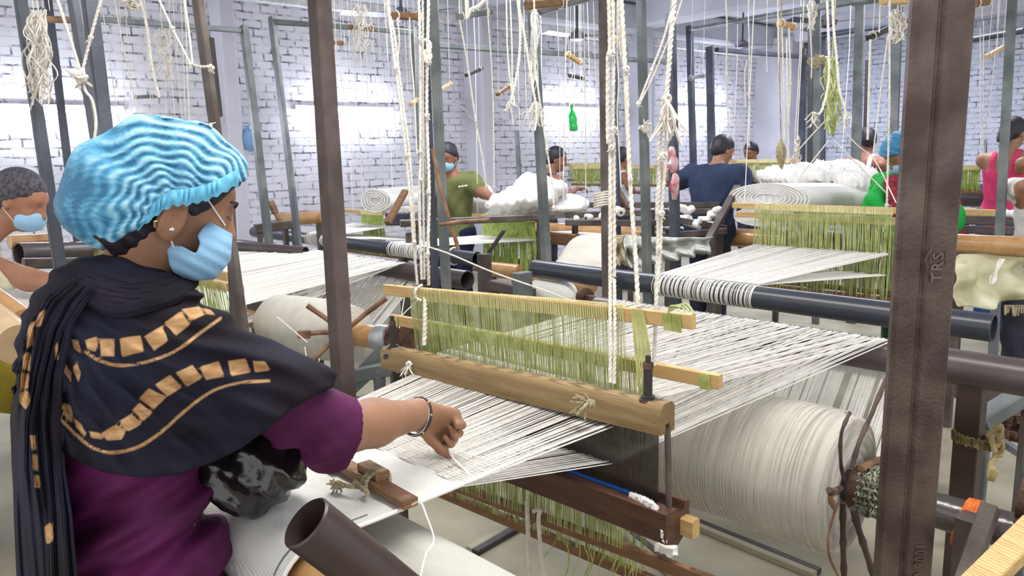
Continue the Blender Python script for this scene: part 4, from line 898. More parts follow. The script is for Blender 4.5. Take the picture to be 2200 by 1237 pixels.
# gathered neck folds
nf_ = MB()
for q in range(8):
    t = q/7; us = np.linspace(168+10*t, 372+45*t, 26); PP = []
    for u_ in us:
        w_ = (u_-285-10*t)/110; vv = 628-26*w_*w_*(1+.3*t)-18+54*t*(1-.25*w_)+3*math.sin(u_*.05+q*2); PP.append([u_, vv, sdep(u_, vv, 1.168-.030*t+.085*w_*w_)])
    _d = np.array([x[2] for x in PP])
    for _ in range(6): _d[1:-1] = (_d[:-2]+_d[2:]+_d[1:-1])/3
    PP = [Q(x[0], x[1], _d[k_]-.003) for k_, x in enumerate(PP)]
    nf_.tube(PP, [.0115*math.sin(math.pi*min(1, .12+.88*k_/25*1.0) if k_ < 13 else math.pi*min(1, .12+.88*(25-k_)/25))**.5+.001 for k_ in range(26)], 8)
at2 = part('neck_folds', nf_, SHM, wv, 'gathered black shawl folds at the neck')
# bangle
bc = WR-nrm(WR-ELB)*.012; bx = nrm(WR-ELB); bu = nrm(np.cross(bx, ZV)); bv = np.cross(bu, bx); bc = bc-ZV*.004
bx2 = nrm(bx+.25*ZV)
bm = MB(); an = np.linspace(0, 2*math.pi, 49)
bm.tube([bc+(bu*math.cos(x)*.034+bv*math.sin(x)*.037)+bx*.010*math.sin(x) for x in an], .0032, 8, cap=False); bg_ = part('bangle', bm, M['black'], wv, 'black bangle with gold beads')
bm = MB()
for x in np.arange(.2, 6.2, .75): c = bc+(bu*math.cos(x)*.034+bv*math.sin(x)*.037)+bx*.010*math.sin(x); bm.ball(c, .0040, 7)
part('beads', bm, mat('gold_ring', (206, 176, 120), .25, .8), bg_)
part('bangle', MB().tube([bc+bx*-.007+(bu*math.cos(x)*.033+bv*math.sin(x)*.036)+bx*.010*math.sin(x) for x in an], .0017, 6, cap=False), mat('silver', (214, 214, 220), .2, .9), wv, 'thin silver bangle')

# black polythene bag between her and the cloth
bgp = [ell(Q(560, 1010, 1.36), (.075, .085, .070), np.eye(3), .04), ell(Q(590, 960, 1.40), (.055, .07, .055), np.eye(3), .04), ell(Q(520, 1000, 1.34), (.06, .07, .075), np.eye(3), .04)]
def bd(X): return .006*np.abs(np.sin((X@(RC@np.array([1, 0, 0])))*95+X[:, 2]*18))*np.clip((X@(RC@np.array([1, 0, 0]))-(Q(560, 1000, 1.36)@(RC@np.array([1, 0, 0]))))/.03, 0, 1)+.006*np.sin(X[:, 0]*70+X[:, 1]*30+2*np.sin(X[:, 2]*25))+.004*np.sin(X[:, 2]*110+X[:, 1]*90)+.003*sin3(X, 150)
P, Fc = polygonise(bgp, .005, bd, lambda X: .932-X[:, 2]); P = relax(P, Fc, 1)
solo('plastic_bag', (P, Fc.tolist()), mat('black_polythene', (24, 21, 26), .2, 0, .1, 10, .5, 30, spec=.8), 'crumpled glossy black plastic bag on the cloth beside the weaver', 'bag', sharp=None)
# ================================================================== upright posts and rails
def post(u0, v0, u1, v1, d, w, lab, m='steel', nm='steel_post', kind='box', group=None, dep=None, foot=True, cat='post'):
    """upright seen from (u0,v0) at its top to (u1,v1) lower down; runs on to the floor"""
    p0 = Q(u0, v0, d); r = Q(u1, v1, d); dirn = nrm(r-p0)
    lean = dirn.copy(); bot = p0+dirn*((0.0-p0[2])/dirn[2]) if foot else r
    top = p0 if v0 > 5 else p0-dirn*.6
    mb = MB(); up = AV
    if kind == 'box': mb.bar(top, bot, w, dep or w, up, w*.06)
    elif kind == 'pipe': mb.tube([top, bot], w/2, 14)
    elif kind == 'angle': mb.bar(top, bot, w, w*.12, AV, .001).bar(top+BV*0+AV*w*.45, bot+AV*w*.45, w*.12, w, AV, .001)
    elif kind == 'channel': mb.bar(top, bot, w, w*.1, BV, .001).bar(top-nrm(np.cross(dirn, BV))*w*.45+BV*w*.2, bot-nrm(np.cross(dirn, BV))*w*.45+BV*w*.2, w*.1, w*.45, BV, .001).bar(top+nrm(np.cross(dirn, BV))*w*.45+BV*w*.2, bot+nrm(np.cross(dirn, BV))*w*.45+BV*w*.2, w*.1, w*.45, BV, .001)
    return solo(nm, mb, M[m], lab, cat, group)
# the big rolled channel at right, lettering in relief
chd = 1.40; tp0 = Qz(1961, 0, 1.55+.0)
def ch(u, v, d): return Q(u, v, d)
ct0 = Q(2026, 30, chd); cb0 = np.array([ct0[0], ct0[1], 0]); sdc = nrm(RC@np.array([1, 0, 0])*[1, 1, 0]); fdc = np.array([sdc[1]*-1, sdc[0], 0]); fdc = fdc if (fdc@(RC@np.array([0, 0, -1.]))) > 0 else -fdc
chn = thing('channel_post', 'broad dark brown rolled steel channel post with raised lettering at right', 'post', cb0)
W2 = .0575
pf = [(-W2, .0), (-W2+.006, -.008), (-.012, -.004), (-.006, .004), (-.001, .005), (.006, -.002), (W2-.006, -.010), (W2, -.002), (W2, .012), (.004, .018), (.002, .05), (-.010, .05), (-.012, .018), (-W2, .012)]
part('channel', MB().prism([cb0, cb0+ZV*2.9], pf, sdc, fdc), mat('rolled_brown_steel', (96, 82, 76), .42, .35, .16, 9, .35, 140, rgb2=(64, 50, 46), spec=.5), chn, sharp=25)
def text_rel(txt, u, v, size, lab, rot=True, m=None):
    c = bpy.data.curves.new('lettering', 'FONT'); c.body = txt; c.size = size; c.extrude = .0008; c.bevel_depth = .0004; c.resolution_u = 2; c.space_character = 1.25
    o = bpy.data.objects.new('lettering', c); COL.objects.link(o); dg = bpy.context.evaluated_depsgraph_get(); me = bpy.data.meshes.new_from_object(o.evaluated_get(dg)); bpy.data.objects.remove(o)
    V = np.array([v_.co[:] for v_ in me.vertices]); Fc = [tuple(p.vertices) for p in me.polygons]
    p = Q(u, v, chd); n_ = fdc; t = ((cb0-fdc*.0085)-p)@n_
    r = nrm(p-CAM); p = p+r*(t/(r@n_))
    ax, ay = (ZV, -sdc) if rot else (sdc, ZV)
    Vw = p+V[:, :1]*ax*(.66 if rot and size > .031 else 1)+V[:, 1:2]*ay-V[:, 2:3]*n_
    return part('lettering', (Vw, Fc), m or mat('rolled_brown_steel_relief', (112, 98, 90), .4, .35, .1, 9, .2, 140), chn, lab)
text_rel('ISO 9001', 1984, 1268, .034, 'raised letters ISO 9001 reading upward')
text_rel('TRS', 2022, 606, .030, 'raised letters TRS reading upward')
hm = MB(); 
def chp(u, v):
    p = Q(u, v, chd); t = ((cb0-fdc*.0088)-p)@fdc; r = nrm(p-CAM); return p+r*(t/(r@fdc))
for a_, b_ in (((2000, 535), (2000, 590)), ((2000, 535), (2032, 535)), ((2000, 535), (1987, 560)), ((1987, 560), (1996, 575)), ((2032, 535), (2032, 570))): hm.tube([chp(*a_), chp(*b_)], .0009, 5)
part('mark', hm, mat('rolled_brown_steel_relief', (112, 98, 90)), chn, 'raised house-like mill mark')
# posts
post(686, 0, 741, 867, 2.15, .05, 'flat brown steel post standing between the weaver and the near batten', 'brown')
post(419, 0, 459, 290, 2.75, .05, 'dark steel post leaning behind the weaver\'s hair net, with cords tied to it', 'steel', kind='channel')
post(494, 440, 506, 700, 2.9, .030, 'narrow dark post rising just past the weaver\'s mask', 'brown')
post(453, 82, 472, 250, 3.1, .02, 'thin black strip clamped to the leaning post above the hair net', 'black', 'strip', foot=False, cat='strip')
post(150, 0, 205, 330, 2.3, .045, 'blue-grey post left of the hair net, cords knotted in front', 'bluegrey', kind='channel')
post(192, 0, 228, 300, 2.4, .04, 'dark post tight beside the blue-grey one left of the hair net', 'bluegrey')
post(44, 0, 126, 555, 3.3, .045, 'slanting grey post in front of the man at the far left', 'bluegrey')
post(103, 0, 147, 360, 4.2, .035, 'thin post behind the tangle of cords at upper left', 'bluegrey')
post(524, 56, 573, 480, 5.6, .05, 'grey-green post with ragged top against the plastered column', 'steelgrey')
post(580, 36, 632, 470, 5.6, .06, 'grey post with a long cross rail, right of the ragged one', 'steelgrey', kind='channel')
post(888, 60, 912, 450, 5.8, .035, 'thin post at the far end of the cross rail', 'steelgrey')
post(926, 0, 950, 500, 3.6, .05, 'light grey post running up behind the left bundle of loom ropes', 'steelgrey', kind='channel')
post(910, 0, 930, 480, 4.0, .03, 'narrow bluish post just left of the light grey one', 'bluegrey')
post(1293, 0, 1300, 568, 3.7, .042, 'dark angle-iron post rising behind the right loom ropes', 'steel', kind='channel')
post(1320, 100, 1327, 450, 6.0, .035, 'thin dark post seen between two ropes near the middle', 'bluegrey')
post(1377, 0, 1390, 568, 4.6, .045, 'grey-green post right of the angle-iron one', 'steelgrey')
post(1143, 0, 1166, 420, 4.8, .05, 'post wrapped in fluff near the green bottle', 'steelgrey')
post(1110, 280, 1118, 420, 7.4, .035, 'short green-grey post against the brick wall', 'steelgrey')
post(1440, 30, 1449, 450, 5.1, .055, 'broad dark post left of the weaver in navy shirt', 'bluegrey')
post(1481, 56, 1489, 330, 8.4, .06, 'slim blue-grey post carrying a rail near the lit tube', 'bluegrey')
post(1523, 100, 1527, 320, 7.6, .075, 'black post in front of the lit tube by the corner column', 'bluegrey', kind='channel')
post(1725, 105, 1722, 350, 9.0, .06, 'left one of the cluster of dark posts before the side wall', 'bluegrey')
post(1742, 40, 1740, 350, 8.0, .045, 'black middle post of the cluster before the side wall', 'black')
post(1755, 0, 1753, 350, 6.8, .06, 'light grey post in the cluster before the side wall', 'steelgrey', kind='channel')
post(1770, 70, 1767, 350, 8.6, .05, 'rear right post of the cluster before the side wall', 'bluegrey')
post(1847, 0, 1837, 350, 6.8, .078, 'grey steel post right of the white cloth pile', 'steelgrey', kind='channel')
post(1927, 0, 1917, 300, 5.7, .07, 'olive grey post above the blue-capped woman', 'steelgrey', kind='channel')
post(1864, 130, 1859, 300, 8.4, .04, 'thin black post behind the man in white vest', 'black')
post(2174, 0, 2150, 440, 4.6, .05, 'green-grey post slanting beside the woman in pink top', 'steelgrey', kind='channel')
post(2118, 300, 2116, 420, 7.4, .02, 'short dark stick standing by the side wall', 'bluegrey', cat='stick')
def railbar(u0, v0, u1, v1, d0, d1, w, lab, m='steelgrey', nm='top_rail', cat='rail', n=0, group=None):
    p0, p1 = Q(u0, v0, d0), Q(u1, v1, d1)
    return solo(nm, MB().tube([p0, p1], w/2, 12) if n else MB().bar(p0, p1, w, w), M[m], lab, cat, group)
railbar(208, 42, 522, 66, 4.6, 5.6, .035, 'cross rail reaching from the left posts to the ragged post')
railbar(588, 47, 888, 70, 5.6, 5.8, .04, 'cross rail hung with a short brown rod, left of the loom ropes')
railbar(940, 97, 1290, 122, 6.2, 7.6, .045, 'dark rail running along the wall behind the green bottle')
railbar(1345, 127, 1436, 132, 7.8, 8.2, .045, 'far end of the dark wall rail, seen between ropes')
railbar(1483, 64, 1900, -10, 8.4, 4.4, .05, 'long pale rail climbing to the upper right', 'steelgrey', n=1)
railbar(1540, 107, 1800, 128, 7.6, 9.4, .045, 'dark rail from the black post past the corner column', 'bluegrey')
railbar(1768, 76, 1920, 52, 8.6, 7.4, .06, 'dark top rail before the side wall', 'bluegrey', n=1)
railbar(2090, 85, 2200, 66, 6.0, 5.6, .045, 'lower dark rail above the woman in pink top', 'bluegrey', n=1)
railbar(1155, 28, 1290, -12, 4.8, 4.0, .035, 'dark bar slanting up near the top centre', 'steel')
railbar(1835, 8, 1960, -12, 5.2, 4.6, .035, 'pale pipe crossing behind the broad channel post top', 'steelgrey', n=1)
# short hanging rods and battens
def rod(u0, v0, u1, v1, d, w, lab, m='oldwood', group=None):
    t = thing('hanging_rod', lab, 'rod', (Q(u0, v0, d)+Q(u1, v1, d))/2, group)
    part('stick', MB().bar(Q(u0, v0, d), Q(u1, v1, d+.12), w, w*.9), M[m], t)
    a_, b_ = Q(u0, v0, d), Q(u1, v1, d+.12)
    for f_ in (.12, .86):
        rb = MB()
        c = a_+(b_-a_)*f_; ax = nrm(b_-a_); u_ = nrm(np.cross(ax, ZV)); v_ = np.cross(u_, ax); an = np.linspace(0, 2*math.pi, 10)
        for q in range(1): rb.tube([c+ax*.006*q+(u_*math.cos(x)+v_*math.sin(x))*w*.75 for x in an], .0035, 5, cap=False)
        part('cord_loop', rb, M['rope'], t); part('hanging_line', MB().tube([c, c+[0, 0, (3.72-c[2])*.5]+BV*.01, [c[0], c[1], 3.73]], .0016, 4), M['cotton'], t)
    return t
rod(60, 40, 175, 44, 3.15, .028, 'brown rod hung with a tangle of white cords at upper left', 'bamboo')
rod(750, 58, 806, 63, 4.6, .03, 'short dull rod under the cross rail left of the ropes', 'oldwood')
rod(712, 91, 737, 93, 4.4, .026, 'small rod end beside the brown upright post', 'oldwood')
rod(843, 34, 908, 36, 3.4, .032, 'reddish wooden rod above the left loom ropes', 'oldwood')
rod(983, 37, 1056, 25, 3.8, .03, 'dark rod with a rope slung over it at top centre', 'steelgrey')
rod(1001, 162, 1035, 147, 5.4, .026, 'small black rod tilted in mid air by the second column', 'black')
rod(943, 193, 970, 179, 5.4, .022, 'light stick tilted just left of the small black rod', 'pine')
rod(881, 225, 897, 214, 5.0, .022, 'little tan stick behind the left loom ropes', 'pine')
rod(1068, 203, 1096, 184, 5.2, .024, 'dark tilted stick above the tank-top weaver', 'oldwood')
rod(1130, 12, 1215, 4, 4.0, .045, 'broad orange-brown slat at the top centre', 'oldwood')
rod(1217, 115, 1248, 136, 5.0, .03, 'tan slat tilted above the green bottle', 'pine')
rod(1222, 162, 1254, 169, 6.6, .03, 'dark slat hanging against the brick above the bottle', 'black')
rod(1318, 84, 1336, 95, 4.8, .028, 'short orange slat between the two right ropes', 'pine')
rod(1480, 168, 1515, 162, 8.0, .04, 'grey rod across the slim posts near the corner', 'steelgrey')
rod(1674, 49, 1707, 60, 4.4, .035, 'pale wooden toggle hanging with ropes at upper right', 'pine')
rod(1865, 82, 1945, 45, 4.0, .03, 'black rod with a cream rope bow hanging at upper right', 'black')
rod(2118, 122, 2160, 99, 5.4, .028, 'pale tilted stick above the woman in pink top', 'pine')
rod(1895, 2, 1952, 1, 3.8, .035, 'tan slat at the top beside the channel post', 'pine')
rod(2090, 8, 2120, 3, 4.6, .05, 'brown stub poking past the channel post top', 'oldwood')
rod(285, 209, 332, 207, 6.2, .03, 'dull rod against the brick left of the leaning post', 'steelgrey')

# ================================================================== the ropes of the near loom (thick braided cords)
def rope(pts, r, lab, m='rope', group=None, nm='loom_rope', knots=(), lob=3, tassel=None, n=8, seed=0, step=7, cat='rope'):
    P_ = sm([Q(*p) for p in pts], step); t = None
    if pts[0][1] <= 12 or (nm == 'hanging_rope' and pts[0][1] < 240 and not any(w_ in lab for w_ in ('slop', 'arched', 'hairpin', 'crossing', 'loose end', 'band', 'iron ring', 'sling', 'toggle', 'dull rod', 'black rod', 'reddish', 'by the post'))): P_ = np.vstack([[[P_[0][0], P_[0][1], 3.74]], P_[0]+ZV*.02, P_])
    if lob:
        dd = np.r_[0, np.cumsum(np.linalg.norm(np.diff(P_, axis=0), axis=1))]; ns = int(min(420, dd[-1]/(r*.8))); tt = np.linspace(0, dd[-1], ns); P_ = np.stack([np.interp(tt, dd, P_[:, q]) for q in range(3)], 1)
        tw = min(170, .75/(dd[-1]/ns))
    mb = MB().tube(P_, r, n if lob else 6, lob, tw if lob else 0, amp=.2)
    if not knots and not tassel: return solo(nm, mb, M[m], lab, cat, group)
    t = thing(nm, lab, cat, P_[-1], group); part('cord', mb, M[m], t)
    for i, kk in enumerate(knots): part('knot', knot(Q(*kk[:3]), kk[3]*.72, kk[4] if len(kk) > 4 else 2, .016, (0, 0, -1), seed+i, max(.0012, r*.35)), M[m], t)
    if tassel:
        rs = np.random.default_rng(seed+50); mb = MB(); c = Q(*tassel[:3])
        for q in range(tassel[4]):
            d_ = rs.normal(0, 1, 3)*.25; d_[2] = -1; ln = tassel[3]*rs.uniform(.6, 1.05)
            mb.tube(sm([c, c+nrm(d_)*ln*.5+rs.normal(0, .006, 3), c+nrm(d_)*ln+rs.normal(0, .014, 3)], 5), r*.42, 5)
        part('tassel', mb, M[m], t)
    return t
rope([(833, -10, 2.5), (838, 50, 2.5), (850, 145, 2.5), (862, 240, 2.5), (872, 330, 2.5), (884, 460, 2.5), (889, 530, 2.5), (897, 612, 2.52)], .0045, 'cream rope slanting down to the left end of the near heddle bar', knots=[(851, 146, 2.49, .012, 2), (876, 333, 2.49, .012, 2), (890, 520, 2.49, .012, 2)])
rope([(826, 5, 2.52), (845, 60, 2.52), (856, 145, 2.52), (868, 240, 2.52), (880, 335, 2.52), (889, 470, 2.52), (893, 556, 2.52)], .0042, 'twin strand beside the slanting rope at the left')
rope([(900, -10, 2.48), (903, 120, 2.48), (903, 325, 2.48), (901, 450, 2.48), (906, 600, 2.5)], .0045, 'straight cream rope of the left bundle above the heddle bar', knots=[(903, 82, 2.47, .012, 2), (903, 325, 2.47, .011, 2), (903, 386, 2.47, .011, 2)])
rope([(908, -10, 2.5), (909, 130, 2.5), (909, 380, 2.5), (912, 600, 2.5)], .0038, 'thin inner rope of the left bundle')
rope([(921, -10, 2.46), (919, 90, 2.46), (917, 240, 2.46), (922, 410, 2.46), (919, 540, 2.46), (921, 612, 2.5)], .0052, 'thicker knotted right rope of the left bundle', knots=[(918, 248, 2.45, .013, 2), (921, 412, 2.45, .012, 2), (919, 545, 2.45, .012, 2)])
rope([(912, 85, 2.44), (925, 95, 2.42), (918, 130, 2.42), (912, 110, 2.43), (926, 118, 2.42), (916, 145, 2.43)], .005, 'coiled rope knot hanging on the left bundle', knots=[(919, 130, 2.42, .018, 6)])
rope([(913, 620, 2.46), (913, 680, 2.42), (911, 742, 2.40)], .0068, 'thick white braid dropping from the heddle bar to the batten', seed=3)
rope([(906, 612, 2.47), (893, 622, 2.45), (893, 638, 2.45), (905, 646, 2.45)], .0045, 'loose loop on the left end of the near heddle bar')
rope([(1308, -10, 2.0), (1310, 108, 2.0), (1306, 125, 2.0), (1306, 300, 2.0), (1311, 320, 2.0), (1311, 598, 1.95)], .0052, 'thick braided rope of the right pair, knotted twice', knots=[(1314, 116, 1.99, .016, 2), (1315, 318, 1.99, .014, 2)])
rope([(1316, -10, 2.0), (1318, 112, 2.0), (1317, 290, 2.0), (1319, 320, 2.0), (1320, 595, 1.95)], .0048, 'second strand of the right rope pair', knots=[(1319, 278, 1.97, .014, 1), (1316, 602, 1.94, .010, 1)])
rope([(1311, 600, 1.93), (1311, 700, 1.88), (1311, 822, 1.85)], .0044, 'left strand running down in front of the near heddle cords')
rope([(1320, 600, 1.93), (1321, 700, 1.88), (1319, 824, 1.85)], .0044, 'right strand running down in front of the near heddle cords')
rope([(1335, -10, 1.92), (1339, 70, 1.92), (1343, 145, 1.92), (1350, 320, 1.92), (1357, 440, 1.9), (1366, 560, 1.88), (1371, 660, 1.85)], .0055, 'braided rope slanting to the loose yellow cords of the near loom', knots=[(1345, 148, 1.91, .014, 1), (1355, 385, 1.90, .010, 1)])
rope([(1330, -10, 1.94), (1333, 100, 1.94), (1345, 160, 1.94), (1349, 230, 1.94)], .0045, 'short companion strand of the slanting right rope')
rope([(1450, -10, 1.85), (1443, 60, 1.85), (1437, 140, 1.85), (1432, 205, 1.85)], .0062, 'thick braid with a frayed tassel hanging at right of centre', knots=[(1432, 212, 1.84, .02, 3)], tassel=(1434, 215, 1.83, .10, 22), seed=8)
rope([(1425, 215, 1.86), (1419, 270, 1.86), (1416, 320, 1.86), (1416, 380, 1.86), (1412, 452, 1.86), (1415, 460, 1.86)], .0055, 'left loop strand below the tassel', knots=[(1425, 334, 1.84, .016, 2)])
rope([(1434, 260, 1.86), (1430, 330, 1.86), (1425, 400, 1.86), (1421, 452, 1.86), (1418, 540, 1.86), (1410, 640, 1.84), (1408, 700, 1.84), (1405, 785, 1.84)], .0045, 'right loop strand below the tassel, ending behind the heddle bar', knots=[(1421, 458, 1.85, .013, 2), (1417, 534, 1.85, .009, 1)])
rope([(1414, 460, 1.86), (1412, 560, 1.86), (1409, 640, 1.85)], .004, 'thin strand beside the lower tassel rope')
rope([(920, 530, 2.5), (965, 545, 2.5), (1060, 585, 2.5), (1160, 620, 2.5), (1212, 640, 2.5), (1245, 652, 2.45)], .0028, 'thin white line stretched from the left ropes to the right across the pipes', lob=0)
rope([(1132, 1075, 2.2), (1134, 1140, 2.2), (1136, 1240, 2.25)], .007, 'left white tape hanging under the near loom', lob=0)
rope([(1147, 1098, 2.18), (1160, 1095, 2.15), (1157, 1125, 2.17), (1168, 1240, 2.2)], .0065, 'looped white tape hanging under the near loom', lob=0)
# ropes farther back -- each on its own
CR = 'white cords hanging from the ceiling of the hall'
far = [
 ([(122, -5, 2.15), (150, 80, 2.15), (172, 150, 2.15)], .005, 'left arm of the V of white cord knotted at upper left', 0),
 ([(218, -5, 2.15), (195, 80, 2.15), (177, 152, 2.15)], .005, 'right arm of the V of white cord knotted at upper left', 1),
 ([(176, 165, 2.15), (184, 195, 2.15), (198, 215, 2.15), (206, 260, 2.15), (203, 300, 2.15)], .005, 'loose end hanging from the V knot at upper left', 0),
 ([(340, -5, 2.75), (370, 60, 2.75), (410, 138, 2.72)], .005, 'slanting white cord tied to the leaning post', 1),
 ([(396, -5, 2.75), (405, 60, 2.75), (414, 135, 2.72)], .005, 'steep white cord tied to the leaning post', 0),
 ([(412, 138, 2.70), (430, 143, 2.69), (452, 143, 2.69), (455, 147, 2.70)], .0065, 'cord band knotted round the leaning post', 1),
 ([(218, 5, 4.2), (232, 100, 4.2), (246, 200, 4.2), (256, 262, 4.2)], .0035, 'single white cord just left of the hair net top', 0),
 ([(246, -5, 4.0), (262, 90, 4.0), (276, 150, 4.0), (300, 255, 4.0)], .004, 'paired white cord falling to the hair net', 0),
 ([(300, -5, 3.8), (316, 60, 3.8), (326, 140, 3.8), (342, 210, 3.8)], .009, 'thick whitish cord bundle above the hair net', 0),
 ([(316, 60, 3.9), (320, 140, 3.9), (326, 255, 3.9)], .003, 'thin strand below the whitish bundle', 0),
 ([(400, 60, 3.6), (402, 150, 3.6), (407, 260, 3.6)], .003, 'thin string left of the leaning post', 0),
 ([(722, 95, 4.4), (735, 180, 4.4), (742, 230, 4.4)], .0035, 'white string below the small rod end', 0),
 ([(758, 62, 4.6), (764, 200, 4.6), (772, 300, 4.6), (780, 420, 4.6)], .004, 'long string below the dull rod, left one', 0),
 ([(785, 62, 4.6), (790, 200, 4.6), (795, 300, 4.6)], .004, 'long string below the dull rod, middle one', 0),
 ([(800, 62, 4.6), (806, 160, 4.6), (815, 300, 4.6)], .0035, 'long string below the dull rod, right one', 0),
 ([(854, 38, 3.4), (858, 90, 3.4), (852, 145, 3.4)], .0045, 'bowed cord under the reddish rod', 0),
 ([(880, 38, 3.4), (883, 120, 3.4), (890, 200, 3.4), (896, 330, 3.4)], .004, 'straight cord under the reddish rod', 0),
 ([(988, 45, 3.8), (1005, 140, 3.8), (1022, 260, 3.8), (1035, 330, 3.8), (1045, 400, 3.8)], .0055, 'white cord slanting to the green-shirted man\'s arm', 1),
 ([(1048, 30, 3.8), (1056, 140, 3.8), (1060, 240, 3.8), (1061, 340, 3.8), (1061, 402, 3.8)], .0045, 'white cord with a fluff knot, right of the slanting one', 1),
 ([(1004, 40, 3.3), (1010, 22, 3.3), (1030, 12, 3.3), (1048, -8, 3.3)], .012, 'thick frayed rope slung over the top centre rod', 0),
 ([(1088, -5, 3.0), (1090, 100, 3.0), (1096, 170, 3.0), (1104, 215, 3.0)], .004, 'thin cord of the bundle left of the fluffy post', 0),
 ([(1096, -5, 3.0), (1100, 100, 3.0), (1101, 180, 3.0), (1106, 225, 3.0)], .004, 'second thin cord of the bundle left of the fluffy post', 0),
 ([(1112, -5, 2.9), (1118, 60, 2.9), (1115, 130, 2.9), (1107, 180, 2.9), (1098, 215, 2.9)], .0065, 'bowed rope ending in a white tassel at upper centre', 2),
 ([(1114, 10, 2.95), (1124, 60, 2.95), (1134, 120, 2.95), (1145, 190, 2.95), (1150, 215, 2.95)], .0065, 'straight rope ending in a big fluffy tassel by the post', 3),
 ([(1150, 145, 3.0), (1160, 220, 3.0), (1175, 320, 3.0), (1187, 400, 3.0), (1190, 445, 3.0)], .0045, 'white cord running past the tank-top weaver to the heddles', 1),
 ([(1218, -5, 3.4), (1216, 100, 3.4), (1213, 230, 3.4), (1210, 440, 3.4)], .0035, 'thin line hanging just left of the green bottle', 0),
 ([(1253, -5, 4.4), (1256, 120, 4.4), (1258, 300, 4.4), (1258, 450, 4.4)], .004, 'thin line hanging right of the green bottle', 0),
 ([(1275, 15, 4.6), (1279, 150, 4.6), (1283, 280, 4.6)], .0035, 'faint string next to the angle-iron post', 0),
 ([(1445, 12, 3.2), (1425, 85, 3.2), (1400, 150, 3.2), (1372, 222, 3.2)], .006, 'knotted cord slanting down left near the grey-green post', 1),
 ([(1465, 0, 3.4), (1442, 70, 3.4), (1405, 160, 3.4), (1373, 225, 3.4)], .005, 'second slanting cord meeting it at the grey-green post', 0),
 ([(1326, 120, 3.4), (1329, 180, 3.4), (1326, 240, 3.4), (1330, 320, 3.4), (1334, 400, 3.4)], .0035, 'stray thread between the right loom ropes', 0),
 ([(1560, 5, 4.2), (1562, 60, 4.2), (1561, 160, 4.2), (1566, 290, 4.2)], .006, 'white cord bundle above the navy-shirted man', 1),
 ([(1608, 35, 4.6), (1610, 110, 4.6), (1609, 200, 4.6), (1611, 230, 4.6), (1609, 310, 4.6)], .0045, 'cord hanging before the corner column', 1),
 ([(1605, 130, 4.6), (1600, 160, 4.6), (1602, 230, 4.6)], .0035, 'narrow hairpin loop before the corner column', 0),
 ([(1548, 220, 4.4), (1580, 212, 4.4), (1618, 198, 4.4)], .003, 'thin thread crossing in front of the corner lit tube', 0),
 ([(1545, 262, 4.4), (1565, 255, 4.4), (1585, 262, 4.4), (1602, 295, 4.4)], .0035, 'arched thread above the navy-shirted man', 0),
 ([(1648, 30, 4.6), (1647, 108, 4.6), (1648, 155, 4.6)], .003, 'short string on the column face', 0),
 ([(1671, -5, 3.4), (1673, 130, 3.4), (1676, 240, 3.4), (1678, 300, 3.4)], .0045, 'cord leading down to the straw-coloured skein', 1),
 ([(1680, 60, 3.6), (1684, 200, 3.6), (1686, 300, 3.6)], .004, 'left cord under the pale toggle', 0),
 ([(1695, 60, 3.6), (1698, 180, 3.6), (1693, 262, 3.6)], .005, 'bowed cord under the pale toggle', 1),
 ([(1690, 82, 3.6), (1692, 200, 3.6), (1694, 310, 3.6), (1694, 345, 3.6)], .0045, 'right cord under the pale toggle', 0),
 ([(1740, 0, 4.0), (1741, 60, 4.0), (1744, 130, 4.0), (1743, 168, 4.0)], .004, 'short cord with a small white tag before the dark posts', 0),
 ([(1777, -5, 2.8), (1780, 80, 2.8), (1781, 160, 2.8), (1774, 210, 2.8), (1762, 243, 2.8), (1748, 243, 2.8)], .0058, 'cream rope with a curled end at upper right', 2),
 ([(1789, -5, 2.8), (1791, 60, 2.8), (1797, 120, 2.8), (1803, 190, 2.8), (1813, 225, 2.8), (1816, 240, 2.8)], .0058, 'cream rope splaying right beside the curled one', 2),
 ([(1892, -5, 3.9), (1889, 70, 3.9)], .0045, 'cord holding up the black rod', 0),
 ([(1870, 85, 3.4), (1867, 180, 3.4), (1864, 300, 3.4)], .006, 'white cord below the black rod, left one', 0),
 ([(1908, 75, 3.4), (1895, 170, 3.4), (1882, 280, 3.4), (1876, 330, 3.4)], .0035, 'thin cord slanting down from the black rod', 0),
 ([(1911, -5, 3.3), (1911, 200, 3.3), (1909, 300, 3.3), (1905, 440, 3.3)], .005, 'long straight cord hanging over the blue-capped woman', 1),
 ([(1782, 250, 3.1), (1735, 300, 3.1), (1690, 352, 3.1)], .003, 'taut string sloping left from the green strands', 0),
 ([(1785, 250, 3.1), (1840, 310, 3.1), (1880, 345, 3.1), (1925, 435, 3.0)], .003, 'taut string sloping right toward the blue-capped woman', 0),
 ([(1782, 300, 3.1), (1750, 340, 3.1), (1722, 375, 3.1)], .003, 'lower taut string sloping left over the white cloth pile', 0),
 ([(1790, 300, 3.1), (1850, 360, 3.1), (1905, 415, 3.1)], .003, 'lower taut string sloping right over the white cloth pile', 0),
 ([(2110, -5, 5.0), (2110, 40, 5.0)], .004, 'cord reaching down to a small iron ring, upper right', 0),
 ([(2106, 60, 5.0), (2106, 200, 5.0), (2107, 330, 5.0)], .004, 'left string below the small iron ring', 0),
 ([(2113, 45, 5.0), (2112, 200, 5.0), (2109, 320, 5.0)], .004, 'right string below the small iron ring', 0),
 ([(2144, 15, 5.4), (2143, 90, 5.4), (2142, 105, 5.4)], .004, 'string holding the pale tilted stick', 0),
]
